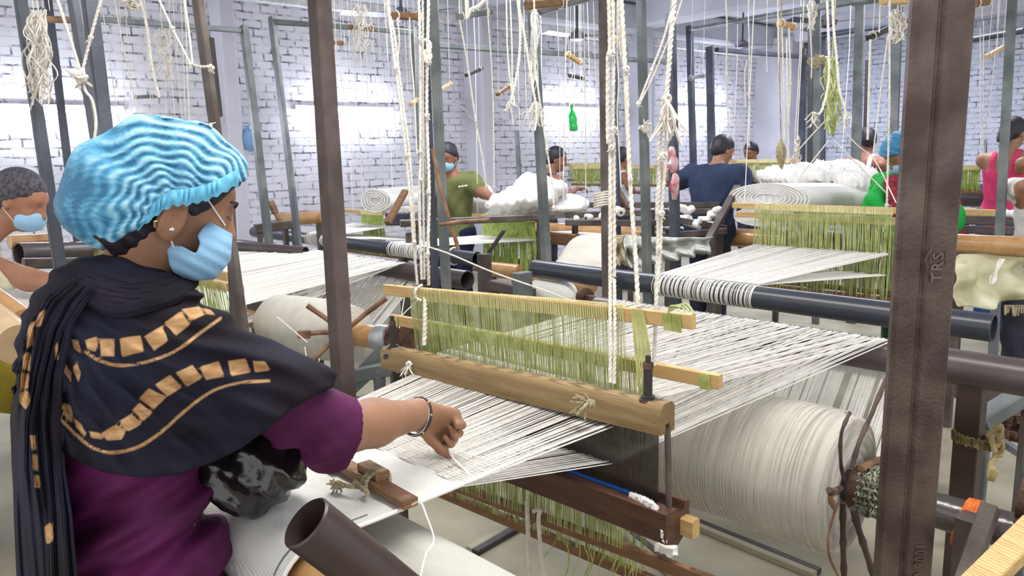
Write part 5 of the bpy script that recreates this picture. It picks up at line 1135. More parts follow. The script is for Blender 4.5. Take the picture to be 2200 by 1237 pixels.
for i, (pts, r, lab, kn) in enumerate(far):
    mid = pts[len(pts)//2]; e = pts[-1]
    if kn == 0: rope(pts, r*.8, lab, nm='hanging_rope', lob=0, step=4, group=None, cat='cord')
    elif kn == 1: rope(pts, r*.8, lab, nm='hanging_rope', lob=3, step=4, knots=[(mid[0], mid[1], mid[2]-.02, r*2.2, 4), (e[0], e[1], e[2]-.02, r*2.6, 6)], seed=i, cat='cord')
    elif kn == 2: rope(pts, r*.8, lab, nm='hanging_rope', lob=3, step=5, tassel=(e[0], e[1], e[2], .05, 12), seed=i, cat='cord')
    else: rope(pts, r*.8, lab, nm='hanging_rope', lob=3, step=5, tassel=(e[0], e[1], e[2], .11, 26), seed=i, cat='cord')
# faint strings in front of the brick (indistinguishable)
rs = np.random.default_rng(21)
for i, u in enumerate([700, 715, 745, 770, 812, 828, 838, 868]):
    d = 5.0+rs.uniform(-.3, .5)
    rope([(u+rs.uniform(-3, 3), -12, d), (u+8, 190, d), (u+14+rs.uniform(-4, 4), 320+rs.uniform(-40, 80), d)], .0022, 'faint thin string hanging before the brick between the brown post and the left ropes', nm='hanging_rope', lob=0, step=3, group='faint strings before the middle brick wall', cat='cord')
for i, u in enumerate([255, 270, 345, 358, 372, 386]):
    d = 4.4+rs.uniform(-.3, .5)
    rope([(u+rs.uniform(-6, 6), -12, d), (u+8, 130, d), (u+16+rs.uniform(-4, 4), 250, d)], .0022, 'faint thin string hanging before the brick above the hair net', nm='hanging_rope', lob=0, step=3, group='faint strings above the hair net', cat='cord')
for i, u in enumerate([1112, 1127, 1200, 1232, 1245, 1265]):
    d = 5.2+rs.uniform(-.3, .5)
    rope([(u+rs.uniform(-6, 6), -12, d), (u+2, 180, d), (u+4+rs.uniform(-4, 4), 300+rs.uniform(-30, 100), d)], .0022, 'faint thin string hanging before the brick around the green bottle', nm='hanging_rope', lob=0, step=3, group='faint strings round the green bottle', cat='cord')
# tangle of cords at upper left, and others
def tangle(u, v, su, sv, d, n, r, lab, seed, m='rope', nm='cord_tangle'):
    rs = np.random.default_rng(seed); mb = MB()
    for q in range(n):
        u0 = u+rs.uniform(-su, su)*.6; p = [(u0, v+rs.uniform(0, 15), d)]
        y = v
        for j in range(5):
            y += sv/5*rs.uniform(.6, 1.2); p.append((u0+rs.normal(0, su*.45), min(y, v+sv*1.05), d+rs.uniform(-.08, .08)))
        mb.tube(sm([Q(*x) for x in p], 5), r, 5)
    c_ = Q(u, v+20, d); mb.tube([c_, c_+(np.array([c_[0], c_[1], 3.74])-c_)*.5+AV*.01, [c_[0], c_[1], 3.74]], r, 5)
    return solo(nm, mb, M[m], lab, 'cord tangle', kind='stuff')
tangle(84, 20, 28, 210, 3.1, 34, .0028, 'dense tangle of white cords over the brown rod at upper left', 1)
tangle(185, 75, 16, 130, 3.2, 9, .0025, 'small wispy tangle on the dark post left of the hair net', 2)
tangle(282, -5, 14, 28, 3.6, 14, .004, 'looped white cords at the top above the hair net', 3)
tangle(350, 60, 22, 120, 4.0, 14, .0022, 'wispy cords dangling above the hair net', 4)
tangle(775, 5, 20, 120, 4.6, 16, .0025, 'cords bunched over the cross rail left of the ropes', 5)
tangle(1787, 120, 16, 170, 3.1, 26, .0026, 'pale green strands hanging between the cream ropes', 6, 'heddle')
tangle(1712, 290, 8, 60, 3.0, 10, .002, 'wisps under the straw-coloured skein', 7)
tangle(1148, 10, 9, 190, 4.7, 20, .0035, 'white fluffy fibre clinging to the post near the green bottle', 8, 'cotton', 'fluff')
tangle(1927, 20, 16, 70, 3.9, 16, .0045, 'cream rope bow looped on the black rod', 9, 'rope', 'rope_bow')
tangle(1745, 0, 10, 70, 4.4, 12, .0035, 'knotted cords at the top of the light grey post', 10)
sk_ = MB()
for q in range(14):
    a_ = 2*math.pi*q/14; sk_.tube(sm([Q(1678, 298, 3.3), Q(1678+8*math.cos(a_)*1.2, 325, 3.3+.03*math.sin(a_)), Q(1678+5*math.cos(a_), 350, 3.3+.02*math.sin(a_)), Q(1680, 362, 3.3)], 5), .004, 5)
solo('cord_knot', knot(Q(174, 165, 2.12), .020, 9, .05, (-1, 0, .15), 14, .004), M['rope'], 'big knot joining the V of white cords at upper left', 'knot')
sk_.tube([Q(1678, 300, 3.3), Q(1674, 150, 3.3), np.array([*Q(1674, 150, 3.3)[:2], 3.74])], .003, 5)
solo('yarn_skein', sk_, M['oldrope'], 'straw-coloured skein hanging above the white cloth roll', 'skein')
solo('white_tassel_knot', knot(Q(449, 270, 2.70), .014, 10, .03, (0, 0, -.3), 4), M['cotton'], 'small white cord knot on the leaning post beside the hair net', 'knot')
solo('rag_knot', knot(Q(1387, 276, 4.5), .03, 10, .05, (.3, 0, .3), 6, .006), M['rope'], 'white rag knot tied on the grey-green post', 'knot')
solo('rag', MB().ball(Q(1757, 132, 6.7), .07, 10, (1.2, .4, .8), .4), M['oldrope'], 'yellowish crumpled rag stuck on the light grey post', 'rag')
for q, (u, v, lab) in enumerate(((1296, 428, 'white cord lashing round the angle-iron post'), )):
    mb = MB(); c = Q(u, v, 3.66); an = np.linspace(0, 2*math.pi, 20)
    for j in range(6): mb.tube([c+AV*math.cos(x)*.045+BV*math.sin(x)*.045+ZV*(.012*j-.03+.01*math.cos(x*1)) for x in an], .0045, 6, cap=False)
    solo('lashing', mb, M['rope'], lab, 'lashing')
# green bottle
def bottle():
    t = thing('green_bottle', 'green plastic bottle hanging on a string before the brick wall', 'bottle', Q(1231, 275, 4.6))
    a_, b_ = Q(1233, 281, 4.6), Q(1228, 232, 4.6); ln = np.linalg.norm(b_-a_)
    part('bottle_body', MB().lathe(a_, b_, [(0, .0), (.002, .022), (.01, .026), (.04, .026), (.045, .023), (.055, .026), (ln*.62, .026), (ln*.8, .016), (ln*.9, .009), (ln, .009)], 18), M['green'], t)
    part('cap', MB().lathe(b_, b_+ZV*.02, [(0, .011), (.018, .011), (.019, 0)], 14), M['green'], t)
bottle()
# ceiling fans
def fan(u, v, d, lab, rot):
    c = Q(u, v, d); t = thing('ceiling_fan', lab, 'ceiling fan', c)
    part('motor', MB().lathe(c-ZV*.06, c+ZV*.08, [(0, .02), (.02, .10), (.07, .12), (.11, .07), (.14, .03)], 24), M['fanm'], t)
    part('downrod', MB().tube([c+ZV*.07, np.array([c[0], c[1], 3.72])], .014, 10), M['fanm'], t)
    for q in range(3):
        a_ = rot+q*2*math.pi/3; dv = np.array([math.cos(a_), math.sin(a_), 0]); sv = np.cross(ZV, dv)
        G = [[c+dv*(.1+.5*i/6)+sv*w_*(.055+.02*i/6)+ZV*(.012*w_) for w_ in (-1, -.3, .3, 1)] for i in range(7)]
        part('blade', MB().grid(np.array(G), .004), M['fanm'], t)
fan(862, 34, 7.5, 'dark ceiling fan beside the reddish rod at top', 2.4)
fan(1240, 78, 9.5, 'ceiling fan by the third wall bay above the green bottle', .6)
fan(1595, 97, 12.0, 'small distant ceiling fan by the corner column', .9)
fan(1775, 48, 8.4, 'ceiling fan half hidden behind the pale posts at upper right', .35)
# wall fittings
solo('switch_box', MB().bar(Qx(502, 313, XL+.2), Qx(502, 313, XL+.2)+np.array([0, .001, 0]), .04, .001).bar(Qx(512, 313, XL+.19)-[0, .07, 0], Qx(512, 313, XL+.19)+[0, .07, 0], .05, .09), M['plaster'], 'white switch box on the first plastered column', 'switch box')
c = Qx(536, 300, XL+.26)
solo('plastic_bag', MB().ball(c, .1, 14, (.5, .7, 1.25), .12).ball(c+ZV*.12, .03, 8, rough=.2), M['bluebag'], 'pale blue plastic bag hanging on the first plastered column', 'bag')
cb = MB(); cb.tube(sm([Qx(475, 258, XL+.18), Qx(500, 268, XL+.19), Qx(533, 270, XL+.18), Qx(538, 282, XL+.2)], 6), .012, 8); cb.tube(sm([Qx(515, 270, XL+.2), Qx(526, 285, XL+.2), Qx(536, 292, XL+.2)], 5), .004, 5)
solo('cable', cb, M['plaster'], 'grey cable loop on the first plastered column', 'cable')
cb = MB(); cb.tube(sm([Qx(935, 224, XL+.03), Qx(975, 224, XL+.2), Qx(1000, 236, XL+.22), Qx(1018, 258, XL+.22), Qx(1060, 260, XL+.2), Qx(1090, 258, XL+.03)], 6), .014, 8)
solo('conduit', cb, M['plaster'], 'pale conduit bending across the second plastered column', 'conduit')
cb = MB(); cb.tube(sm([Qx(1390, 40, XL+.22), Qx(1390, 82, XL+.22), Qx(1402, 90, XL+.22), Qx(1403, 300, XL+.22)], 5), .035, 10)
solo('drain_pipe', cb, M['ceil'], 'pale drain pipe cranked down the third wall column', 'drain pipe')
# ================================================================== neighbouring looms
def hset(lab, a0, a1, s_, zt, zb, n, m1='heddle', m2='heddle3', ext=.12, bars=2, batten=None, seed=0, r=.0016, dzt=0):
    t = thing('heddle_shaft', lab, 'heddle shaft', L((a0+a1)/2, s_, zb))
    for q in range(bars):
        ds = .05*q; dz = -.06*q
        part('upper_bar', MB().bar(L(a0-ext, s_+ds, zt+dz), L(a1+ext, s_+ds, zt+dz+dzt), .02, .035), M['pine'], t)
        part('lower_bar', MB().bar(L(a0-ext, s_+ds, zb-dz*.5), L(a1+ext, s_+ds, zb-dz*.5+dzt), .02, .03), M['oldwood'], t)
        hb_ = heddles(a0, a1, s_+ds, zt+dz+.015, zt+dz+.015+dzt, (zt+zb)/2, zb-dz*.5, zb-dz*.5+dzt, n, .01, seed+q, None, r=r); part('heddle_cords', hb_, M[m1 if q == 0 else m2], t, kind='stuff'); part('cord_loops', LOOPS[id(hb_)], M['loopc'], t, kind='stuff')
    if zt+.05 < 3:
        for a_ in (a0-ext*.5, a1+ext*.5): part('hanging_line', MB().tube([L(a_, s_, zt), L(a_+.02, s_+.01, (zt+3.7)/2), L(a_, s_, 3.72)], .0028, 5), M['cotton'], t)
    if batten:
        part('batten_cap', MB().bar(L(a0-.2, s_+batten, .93), L(a1+.2, s_+batten, .93), .05, .07), M['oldwood'], t); part('batten_beam', MB().bar(L(a0-.2, s_+batten, .68), L(a1+.2, s_+batten, .68), .06, .08), M['oldwood'], t)
        part('hanger', MB().tube([L(a1+.16, s_+batten, .93), L(a1+.16, s_+batten, .66)], .008, 8), M['iron'], t)
    return t
def warp(lab, A0, A1, B0, B1, n, r=.0018, m='cotton', seed=0, mid=None, gaps=.0, nm='warp_threads'):
    """threads from line A0-A1 to line B0-B1"""
    rs = np.random.default_rng(seed); P = []
    A0, A1, B0, B1 = (np.asarray(x, float) for x in (A0, A1, B0, B1))
    for i in range(n):
        t = (i+rs.uniform(-.3, .3))/n
        if rs.random() < gaps: continue
        p = [A0+(A1-A0)*t]
        if mid is not None: p.append(mid[0]+(mid[1]-mid[0])*t)
        p.append(B0+(B1-B0)*t+rs.normal(0, .003, 3)); P.append(p)
    return solo(nm, MB().threads(P, r, 4, .3), M[m], lab, 'warp threads', kind='stuff')
# -- loom of the man at far left
hset('green heddles behind the weaver\'s neck on the next loom', -4.85, -3.03, 1.30, 1.10, .78, 150, 'heddle', 'heddle3', seed=20)
warp('wide white warp on the next loom, left of the brown post', L(-4.9, 1.34, .93), L(-3.10, 1.34, .93), L(-4.9, 2.58, .962), L(-3.46, 2.58, .962), 230, .0022, seed=1)
warp('lower white warp on the next loom behind the brown post', L(-4.8, 1.34, .84), L(-3.08, 1.34, .84), L(-4.8, 2.56, .95), L(-3.5, 2.56, .95), 120, .002, 'warpc', seed=2)
pipe_thing('back_pipe', 'dark open pipe whose end shows just left of the near heddles', L(-5.6, 2.61, .912), L(-2.97, 2.61, .908), .051, M['pvc'])
bp3 = pipe_thing('back_pipe', 'long blue-black pipe with two white thread wraps, left of the row', L(-7.0, 3.42, .875), L(-3.76, 3.40, .868), .050, M['pipeblue'])
wrap(L(-5.95, 3.41, .873), L(-5.55, 3.41, .873), .05, 75, 5, bp3, M['cotton'], .0026); wrap(L(-4.72, 3.40, .87), L(-4.28, 3.40, .87), .05, 85, 6, bp3, M['cotton'], .0026)
warp('banded warp running down from the pipe left of the near heddles', L(-4.3, 2.63, .88), L(-3.40, 2.63, .88), L(-4.3, 2.3, .60), L(-3.40, 2.3, .60), 120, .0028, 'warpc', seed=3, gaps=.25)
# warp beam with sticks on that loom
wb2 = thing('warp_roller', 'white yarn roll with crossed wooden sticks behind the brown post', 'warp roller', L(-3.1, 1.9, .45))
b0, b1 = Q(585, 690, 3.45), Q(790, 722, 2.98); dw = nrm(b1-b0)
part('wound_yarn', MB().lathe(b0, b1, [(0, .03), (.01, .10), (.06, .125), (.2, .128), (.4, .128), (.52, .122), (.60, .11), (.62, .04)], 48), my, wb2)
part('shaft', MB().lathe(b0-dw*.22, b1+dw*.12, [(0, .045), (np.linalg.norm(b1-b0)+.34, .045)], 24), M['tape'], wb2, 'tape-covered shaft')
part('ring', MB().lathe(b1+dw*.07, b1+dw*.14, [(0, .052), (.03, .054), (.06, .052), (.07, .03)], 24), mat('dull_aluminium', (190, 192, 198), .35, .7), wb2, 'silvery ring')
ch_ = b0+dw*.56
for (u, v), k_ in zip(((660, 656), (830, 640), (640, 718), (666, 780), (748, 628)), range(5)):
    e = Q(u, v, 2.93); hb = Q(738, 714, 2.95); 
    part('stick', MB().tube([hb, hb+(e-hb)*.5+ZV*.004, e], [.008, .010, .011], 8), M['bamboo'], wb2)
pm = MB().bar(Q(640, 718, 2.90), Q(666, 718, 2.90), .02, .03)
part('stick_block', pm, M['bamboo'], wb2)
solo('bracket', MB().prism([Q(740, 838, 2.9), Q(742, 838, 2.83)], [(0, 0), (.02, -.03), (.16, .10), (.17, .17), (.13, .165), (.01, .045)], nrm(RC@np.array([1, 0, 0])), ZV), M['steelgrey'], 'grey steel bracket under the silvery ring of the sticked roll', 'bracket')
def railb(p0, p1, w_, h_, m_, lab, nm='frame_bar'):
    mb = MB().bar(p0, p1, w_, h_)
    if min(p0[2], p1[2]) > .55 and nm == 'frame_bar':
        for f_ in (.1, .9): c_ = p0*(1-f_)+p1*f_; mb.bar(c_, np.array([c_[0], c_[1], 0]), .035, .035, AV)
    return solo(nm, mb, M[m_], lab, 'frame bar')
railb(Q(600, 838, 2.75), Q(838, 792, 2.75), .03, .05, 'steelgrey', 'blue-grey steel frame beam low behind the brown post')
railb(Q(770, 858, 2.6), Q(850, 838, 2.7), .02, .02, 'steel', 'thin frame bar below the grey beam')
railb(Q(548, 700, 3.6), Q(690, 780, 3.3), .03, .03, 'steel', 'dark frame bar running under the sticked roll')
solo('stanchion', MB().bar(Q(656, 745, 3.2), Q(668, 840, 3.2), .05, .05), M['steel'], 'short frame leg under the sticked roll', 'stanchion')
solo('stanchion', MB().bar(Q(850, 800, 2.5), np.array([*Q(850, 800, 2.5)[:2], 0]), .03, .03), M['steel'], 'dark rod leg under the left end of the batten', 'stanchion')
for q, (u0, v0, u1, v1, lab) in enumerate(((595, 680, 660, 735, 'loose white cord slanting under the sticked roll, left one'), (655, 745, 665, 812, 'loose white cord slanting under the sticked roll, lower one'), (686, 770, 680, 806, 'short loose cord at the stick tip'), (930-60, 632, 858, 705, 'white cord from the heddle bar down to the frame, left'), (902, 640, 850, 690, 'white cord from the heddle bar down to the frame, right'))):
    solo('loose_string', MB().tube([Q(u0, v0, 2.9), Q(u1, v1, 2.85)], .0018, 6), M['cotton'], lab, 'cord')
# clutter between the rows, left: extra pipes and frame pieces
pipe_thing('steel_pipe', 'dull pipe crossing left behind the weaver\'s mask', Q(480, 528, 5.2), Q(657, 541, 4.9), .035, M['pvc'])
pipe_thing('steel_pipe', 'short grey pipe stub at left below the hair net mask', Q(545, 655, 3.6), Q(572, 672, 3.5), .035, M['pvc'])
railb(Q(548, 492, 5.8), Q(640, 480, 6.0), .05, .07, 'steel', 'dark low frame beam at the foot of the ragged post')
railb(Q(860, 480, 5.5), Q(1190, 465, 5.8), .06, .05, 'steel', 'dark frame beam in front of the green-shirted man')
railb(Q(880, 500, 5.7), Q(882, 560, 5.7), .05, .05, 'steel', 'short frame upright left of the green-shirted man\'s hips', 'stanchion')
railb(Q(830, 470, 6.0), Q(880, 470, 6.0), .08, .10, 'bluegrey', 'blue-grey steel block by the left row heddles', 'steel_block')
solo('wooden_lever', MB().bar(Q(871, 410, 5.3), Q(871, 410, 5.3)+nrm(Q(846, 455, 5.2)-Q(871, 410, 5.3))*.30, .05, .03), M['oldwood'], 'wooden lever standing before the pale cloth rolls', 'lever')
solo('wooden_stick', MB().tube([Q(930, 320, 3.4), Q(945, 400, 3.4), Q(962, 460, 3.4), Q(985, 535, 3.4)], .009, 8), M['bamboo'], 'crooked bamboo stick leaning on the light grey post', 'stick')
solo('wooden_stick', MB().tube([Q(943, 483, 3.35), Q(985, 476, 3.4), Q(1050, 472, 3.5)], .008, 8), M['bamboo'], 'thin bare twig lying level across the light grey post', 'stick')
solo('hand_brush', MB().bar(Q(581, 432, 6.2), Q(592, 458, 6.2), .06, .03).bar(Q(592, 458, 6.2), Q(603, 478, 6.2), .04, .02), M['bamboo'], 'small tool hanging between the two grey posts', 'tool')
pipe_thing('cloth_roller', 'brown taped roller low between the grey posts', Q(600, 472, 6.6), Q(696, 466, 6.4), .055, M['tape'], True)
# -- second row (weavers face this way)
hset('green heddles of the second row loom behind the brown post', -6.15, -5.80, 4.1, 1.05, .66, 70, 'heddle3', 'heddle', .3, 1, seed=30, r=.004)
warp('white warp rising to the left second row heddles', L(-5.95, 3.41, .925), L(-5.55, 3.41, .925), L(-6.3, 4.1, .94), L(-5.65, 4.1, .94), 110, .003, seed=4)
warp('lower white warp at the left second row heddles', L(-5.95, 3.41, .91), L(-5.45, 3.41, .91), L(-6.3, 4.4, .80), L(-5.2, 4.4, .80), 90, .003, seed=5)
hset('bright green heddles of the middle second row loom', -4.62, -4.02, 4.25, 1.06, .64, 110, 'heddle3', 'heddle', .12, 1, .0, seed=31, r=.0042)
for z_, lab in ((.90, 'upper'), (.66, 'lower')):
    solo('batten_bar', MB().bar(L(-4.75, 4.42, z_), L(-3.75, 4.42, z_), .06, .09), M['oldwood'], '%s wooden batten bar beside the bright green middle heddles' % lab, 'batten bar')
solo('heddle_stick', MB().tube([L(-4.7, 4.2, .62), L(-3.85, 4.2, .62)], .015, 10), M['oldwood'], 'round stick under the bright green middle heddles', 'stick')
warp('white warp sheet fanning to the bright green middle heddles', L(-4.72, 3.40, .92), L(-4.28, 3.40, .92), L(-4.62, 4.25, .90), L(-4.02, 4.25, .90), 150, .003, seed=6)
warp('thin white warp past the bright green middle heddles', L(-4.62, 4.3, .90), L(-4.0, 4.3, .90), L(-4.5, 5.1, .87), L(-3.9, 5.1, .87), 110, .003, seed=7)
pipe_thing('cloth_roller', 'orange taped cloth beam ending in a dark pipe, centre of the hall', L(-4.9, 5.2, .85), L(-3.75, 5.3, .85), .075, M['tape'], True)
pipe_thing('pipe_end', 'dark open end of the centre cloth beam', L(-3.75, 5.3, .85), L(-3.42, 5.33, .85), .08, M['pvc'])
hset('large yellow-green heddles right of centre, partly behind the channel post', -2.31, -1.50, 4.45, 1.20, .70, 150, 'heddle', 'heddle2', .16, 2, seed=32, r=.0022)
warp('upper white warp fanning to the large yellow-green heddles', L(-2.06, 3.03, .975), L(-1.55, 3.03, .975), L(-2.31, 4.44, .96), L(-1.50, 4.44, .96), 150, .0024, seed=8, gaps=.12)
warp('lower white warp fanning to the large yellow-green heddles', L(-2.06, 3.03, .972), L(-1.55, 3.03, .972), L(-2.31, 4.44, .84), L(-1.50, 4.44, .84), 110, .0022, seed=9, gaps=.12)
pipe_thing('cloth_roller', 'orange taped cloth beam with black sleeve left of the yellow-green heddles', L(-3.30, 5.7, .84), L(-2.7, 5.72, .84), .075, M['tape'], True)
pipe_thing('pipe_sleeve', 'black sleeve on the cloth beam left of the yellow-green heddles', L(-2.72, 5.72, .84), L(-2.3, 5.73, .84), .08, M['pvc'], True)
pipe_thing('cloth_roller', 'shiny orange taped beam passing right behind the channel post', Q(2040, 522, 4.1), Q(2260, 532, 3.9), .052, M['tape'], True)
pipe_thing('steel_pipe', 'thick dark pipe in the far right background', Q(2000, 424, 6.6), Q(2200, 426, 6.2), .075, M['pvc'])
pipe_thing('steel_pipe', 'bluish pipe just above the thick dark one at far right', Q(1980, 408, 7.2), Q(2180, 406, 7.0), .05, M['bluegrey'])
railb(Q(2060, 455, 5.6), Q(2200, 460, 5.6), .06, .05, 'pine', 'pale wooden slat at far right under the pipes')
railb(Q(2060, 472, 5.2), Q(2220, 476, 5.2), .05, .06, 'steel', 'dark steel frame beam at far right, upper one')
railb(Q(2060, 492, 5.0), Q(2220, 498, 5.0), .05, .05, 'steel', 'dark steel frame beam at far right, lower one')
# -- far looms
def Sa(u, v, s_):
    r = RC@ray(u, v); return (CAM+r*((s_-CAM@BV)/(r@BV)))@AV
hset('far green heddles beside the navy-shirted man', Sa(1582, 352, 8.2), Sa(1695, 352, 8.2), 8.2, Q(1640, 350, 8.6)[2]+.02, Q(1640, 385, 8.6)[2], 70, 'heddle', 'heddle2', .1, 1, seed=40, r=.006)
hset('far olive heddles in front of the tank-top weaver', Sa(1235, 405, 7.4), Sa(1430, 385, 7.4), 7.4, Q(1330, 362, 8.2)[2], Q(1330, 405, 8.2)[2], 110, 'heddle2', 'heddle2', .05, 1, seed=41, r=.006)
hset('far pale green heddles behind the tank-top weaver', Sa(1225, 360, 8.6), Sa(1290, 355, 8.6), 8.6, Q(1255, 356, 9.6)[2], Q(1255, 395, 9.6)[2], 50, 'heddle', 'heddle', .05, 1, seed=42, r=.006)
hset('green heddles at right behind the channel post', Sa(2050, 360, 7.2), Sa(2105, 360, 7.2), 7.2, Q(2080, 355, 7.0)[2], Q(2080, 402, 7.0)[2], 40, 'heddle3', 'heddle', .05, 1, seed=43, r=.005)
hset('small olive heddles behind the white cloth pile', Sa(1812, 360, 8.2), Sa(1900, 362, 8.2), 8.2, Q(1860, 358, 7.5)[2], Q(1860, 380, 7.5)[2], 40, 'heddle2', 'heddle2', .05, 1, seed=44, r=.005)
# dark loom frames across the middle distance, with yarn cones
crf = thing('creel_frame', 'long dark creel frame of thin bars across the middle distance', 'frame', Qz(1390, 560, 0))
for u0, v0, u1, v1, d0, d1, lab in ((1215, 462, 1560, 452, 5.9, 6.0, 'front'), (1215, 478, 1555, 480, 5.8, 5.9, 'lower'), (1225, 440, 1545, 440, 6.2, 6.1, 'rear'), (1420, 466, 1560, 490, 5.7, 5.8, 'slanting'), (1440, 505, 1560, 496, 5.6, 5.7, 'bottom')):
    part('bar', MB().bar(Q(u0, v0, d0), Q(u1, v1, d1), .035, .045), M['steel'], crf)
for u_ in (1235, 1400, 1545): part('leg', MB().bar(Q(u_, 458, 5.95), np.array([*Q(u_, 458, 5.95)[:2], 0]), .04, .04), M['steel'], crf)
rs = np.random.default_rng(4)
for i, (u, v) in enumerate(((1450, 447), (1462, 446), (1480, 452), (1540, 452), (1535, 460), (1330, 452), (1470, 472), (1492, 480), (1515, 474), (1530, 484), (1452, 484), (1300, 466), (1268, 466), (1240, 470))):
    c = Q(u, v, 5.75+rs.uniform(-.1, .2)); ax = nrm([rs.normal(), rs.normal(), .2]); r_ = .032+.012*rs.random()
    t = thing('yarn_cone', 'white yarn cone lying on the dark creel frame in the middle distance', 'yarn cone', c, 'yarn cones on the creel frame')
    part('yarn', MB().lathe(c-ax*.05, c+ax*.05, [(0, .02), (.004, r_), (.09, r_*.7), (.1, .012)], 16), M['cotton'], t); part('core', MB().lathe(c-ax*.056, c-ax*.04, [(0, .010), (.016, .010)], 10), M['black'], t)
solo('frame_lever', MB().bar(Q(1505, 545, 5.4), Q(1585, 400, 5.7), .055, .03), M['steel'], 'grey flat steel lever slanting up beside the navy-shirted man', 'lever')
solo('frame_lever', MB().bar(Q(1322, 400, 6.2), Q(1352, 450, 6.1), .05, .04), M['iron'], 'short dark block lever between the two right posts', 'lever')
solo('stanchion', MB().bar(Q(1446, 492, 5.9), np.array([*Q(1446, 492, 5.9)[:2], .0]), .11, .08), M['steel'], 'stout leg under the centre cloth beam', 'stanchion')
solo('stanchion', MB().bar(Q(1538, 500, 5.9), np.array([*Q(1538, 500, 5.9)[:2], .0]), .11, .08), M['steel'], 'stout leg under the black-sleeved cloth beam', 'stanchion')
solo('stanchion', MB().bar(Q(1122, 585, 4.0), np.array([*Q(1122, 585, 4.0)[:2], .0]), .10, .06), M['steelgrey'], 'grey leg under the left end of the wrapped long pipe', 'stanchion')
solo('stanchion', MB().bar(Q(1040, 545, 4.6), np.array([*Q(1040, 545, 4.6)[:2], .0]), .07, .07), M['steel'], 'dark leg right of the two open pipe ends', 'stanchion')
solo('stanchion', MB().bar(L(-4.6, 3.41, .82), L(-4.6, 3.41, 0), .06, .06), M['steel'], 'leg under the left double-wrapped pipe', 'stanchion')
solo('stanchion', MB().bar(L(-3.3, 2.61, .86), L(-3.3, 2.61, 0), .05, .05), M['steel'], 'leg under the dark open pipe left of the near heddles', 'stanchion')
# white cloth piles and rolls
def cloth_pile(prims, lab, seed, h=.014, nm='cloth_pile', m='fabric', amp=1, clip=None, cat='cloth'):
    rs = np.random.default_rng(seed); w1 = rs.normal(0, 1, (6, 3))*np.array([22, 22, 26]); ph = rs.uniform(0, 6, 6)
    def dsp(X): return amp*sum(.012/(1+.3*i)*np.abs(np.sin(X@w1[i]+ph[i]+1.3*np.sin(X@w1[(i+1) % 6]*.4))) for i in range(5))-.02*amp
    P, Fc = polygonise(prims, h, dsp, clip); P = relax(P, Fc, 1)
    return solo(nm, (P, Fc.tolist()), M[m], lab, cat, sharp=None)
I3 = np.eye(3); RL = np.array([AV, BV, ZV]).T
cloth_pile([ell(Q(1700, 380, 6.0), (.30, .2, .11), RL, .1), ell(Q(1790, 385, 6.0), (.30, .22, .14), RL, .1), ell(Q(1820, 370, 6.1), (.16, .16, .10), RL, .08), ell(Q(1850, 400, 5.8), (.16, .2, .14), RL, .08), ell(Q(1760, 365, 6.0), (.12, .1, .06), RL, .05)], 'rumpled heap of white cloth on top of the big folded cloth roll', 3, .013, amp=1.9)
cloth_pile([ell(Q(1130, 428, 5.9), (.24, .2, .10), RL, .1), ell(Q(1160, 405, 6.0), (.24, .2, .10), RL, .1), ell(Q(1092, 438, 5.9), (.16, .2, .08), RL, .1), ell(Q(1142, 388, 6.0), (.11, .1, .07), RL, .05)], 'rumpled heap of white cloth in front of the tank-top weaver', 5, .015, amp=1.3)
cloth_pile([ell(Q(1205, 440, 6.2), (.26, .2, .09), RL, .1), ell(Q(1180, 445, 6.1), (.30, .2, .06), RL, .1)], 'smooth white cloth spread right of the rumpled heap', 7, .016, amp=.6)
cloth_pile([ell(Q(2190, 462, 5.2), (.14, .1, .04), RL, .05)], 'white cloth scrap at the far right edge', 8, .012, amp=1)
cloth_pile([ell(Q(1018, 425, 6.8), (.22, .16, .16), RL, .05)], 'white cloth bag behind the green-shirted man\'s arm', 9, .018, amp=.5)
def spiral_roll(p0, p1, rx, rz, turns, lab, nm='cloth_roll', m='fabric', th=.010, fringe=False):
    """flattened roll whose end shows the wound layers"""
    ax = nrm(p1-p0); u = nrm(np.cross(ax, ZV)); n = int(turns*28); G = []; G2 = []
    t = thing(nm, lab, 'cloth roll', (p0+p1)/2)
    for i in range(n):
        f_ = .25+.75*i/n; an = 2*math.pi*turns*i/n+.6; wob = 1+.03*math.sin(an*3+i*.02)
        o = u*math.cos(an)*rx*f_*wob+ZV*math.sin(an)*rz*f_*wob; G.append([p0+o, p0+(p1-p0)*.5+o, p1+o])
    part('layers', MB().grid(np.array(G), min(rx, rz)*.5/turns), M[m], t)
    an_ = np.linspace(0, 2*math.pi, 41)[:-1]; part('core', MB().prism([p0+ax*.006, p1-ax*.006], [(math.cos(x)*rx*.97, math.sin(x)*rz*.97) for x in an_], u, ZV), M['shadedcloth'], t)
    return t
spiral_roll(Q(1648, 425, 5.4), Q(1860, 420, 6.2), .34, .105, 8, 'big flattened roll of white cloth with layered end, right of the navy-shirted man')
spiral_roll(Q(1632, 466, 5.3), Q(1800, 465, 6.0), .22, .065, 6, 'smaller folded cloth roll under the big flattened one')
spiral_roll(Q(805, 430, 6.7), Q(925, 418, 7.7), .15, .10, 4, 'pale cloth roll lying left of the green-shirted man')
spiral_roll(Q(860, 458, 6.6), Q(930, 450, 7.3), .12, .06, 3, 'lower pale cloth roll left of the green-shirted man')
fm = MB(); rs = np.random.default_rng(3)
for i in range(150):
    t_ = rs.random(); p = Q(1840+rs.uniform(-20, 15), 400+45*t_, 5.7); fm.tube([p, p+np.array([rs.normal(.01, .02), rs.normal(0, .02), -.02-.03*rs.random()])], .002, 4)
solo('fringe', fm, M['cotton'], 'frayed white edge of the cloth roll beside the green sleeve', 'fringe', kind='stuff')
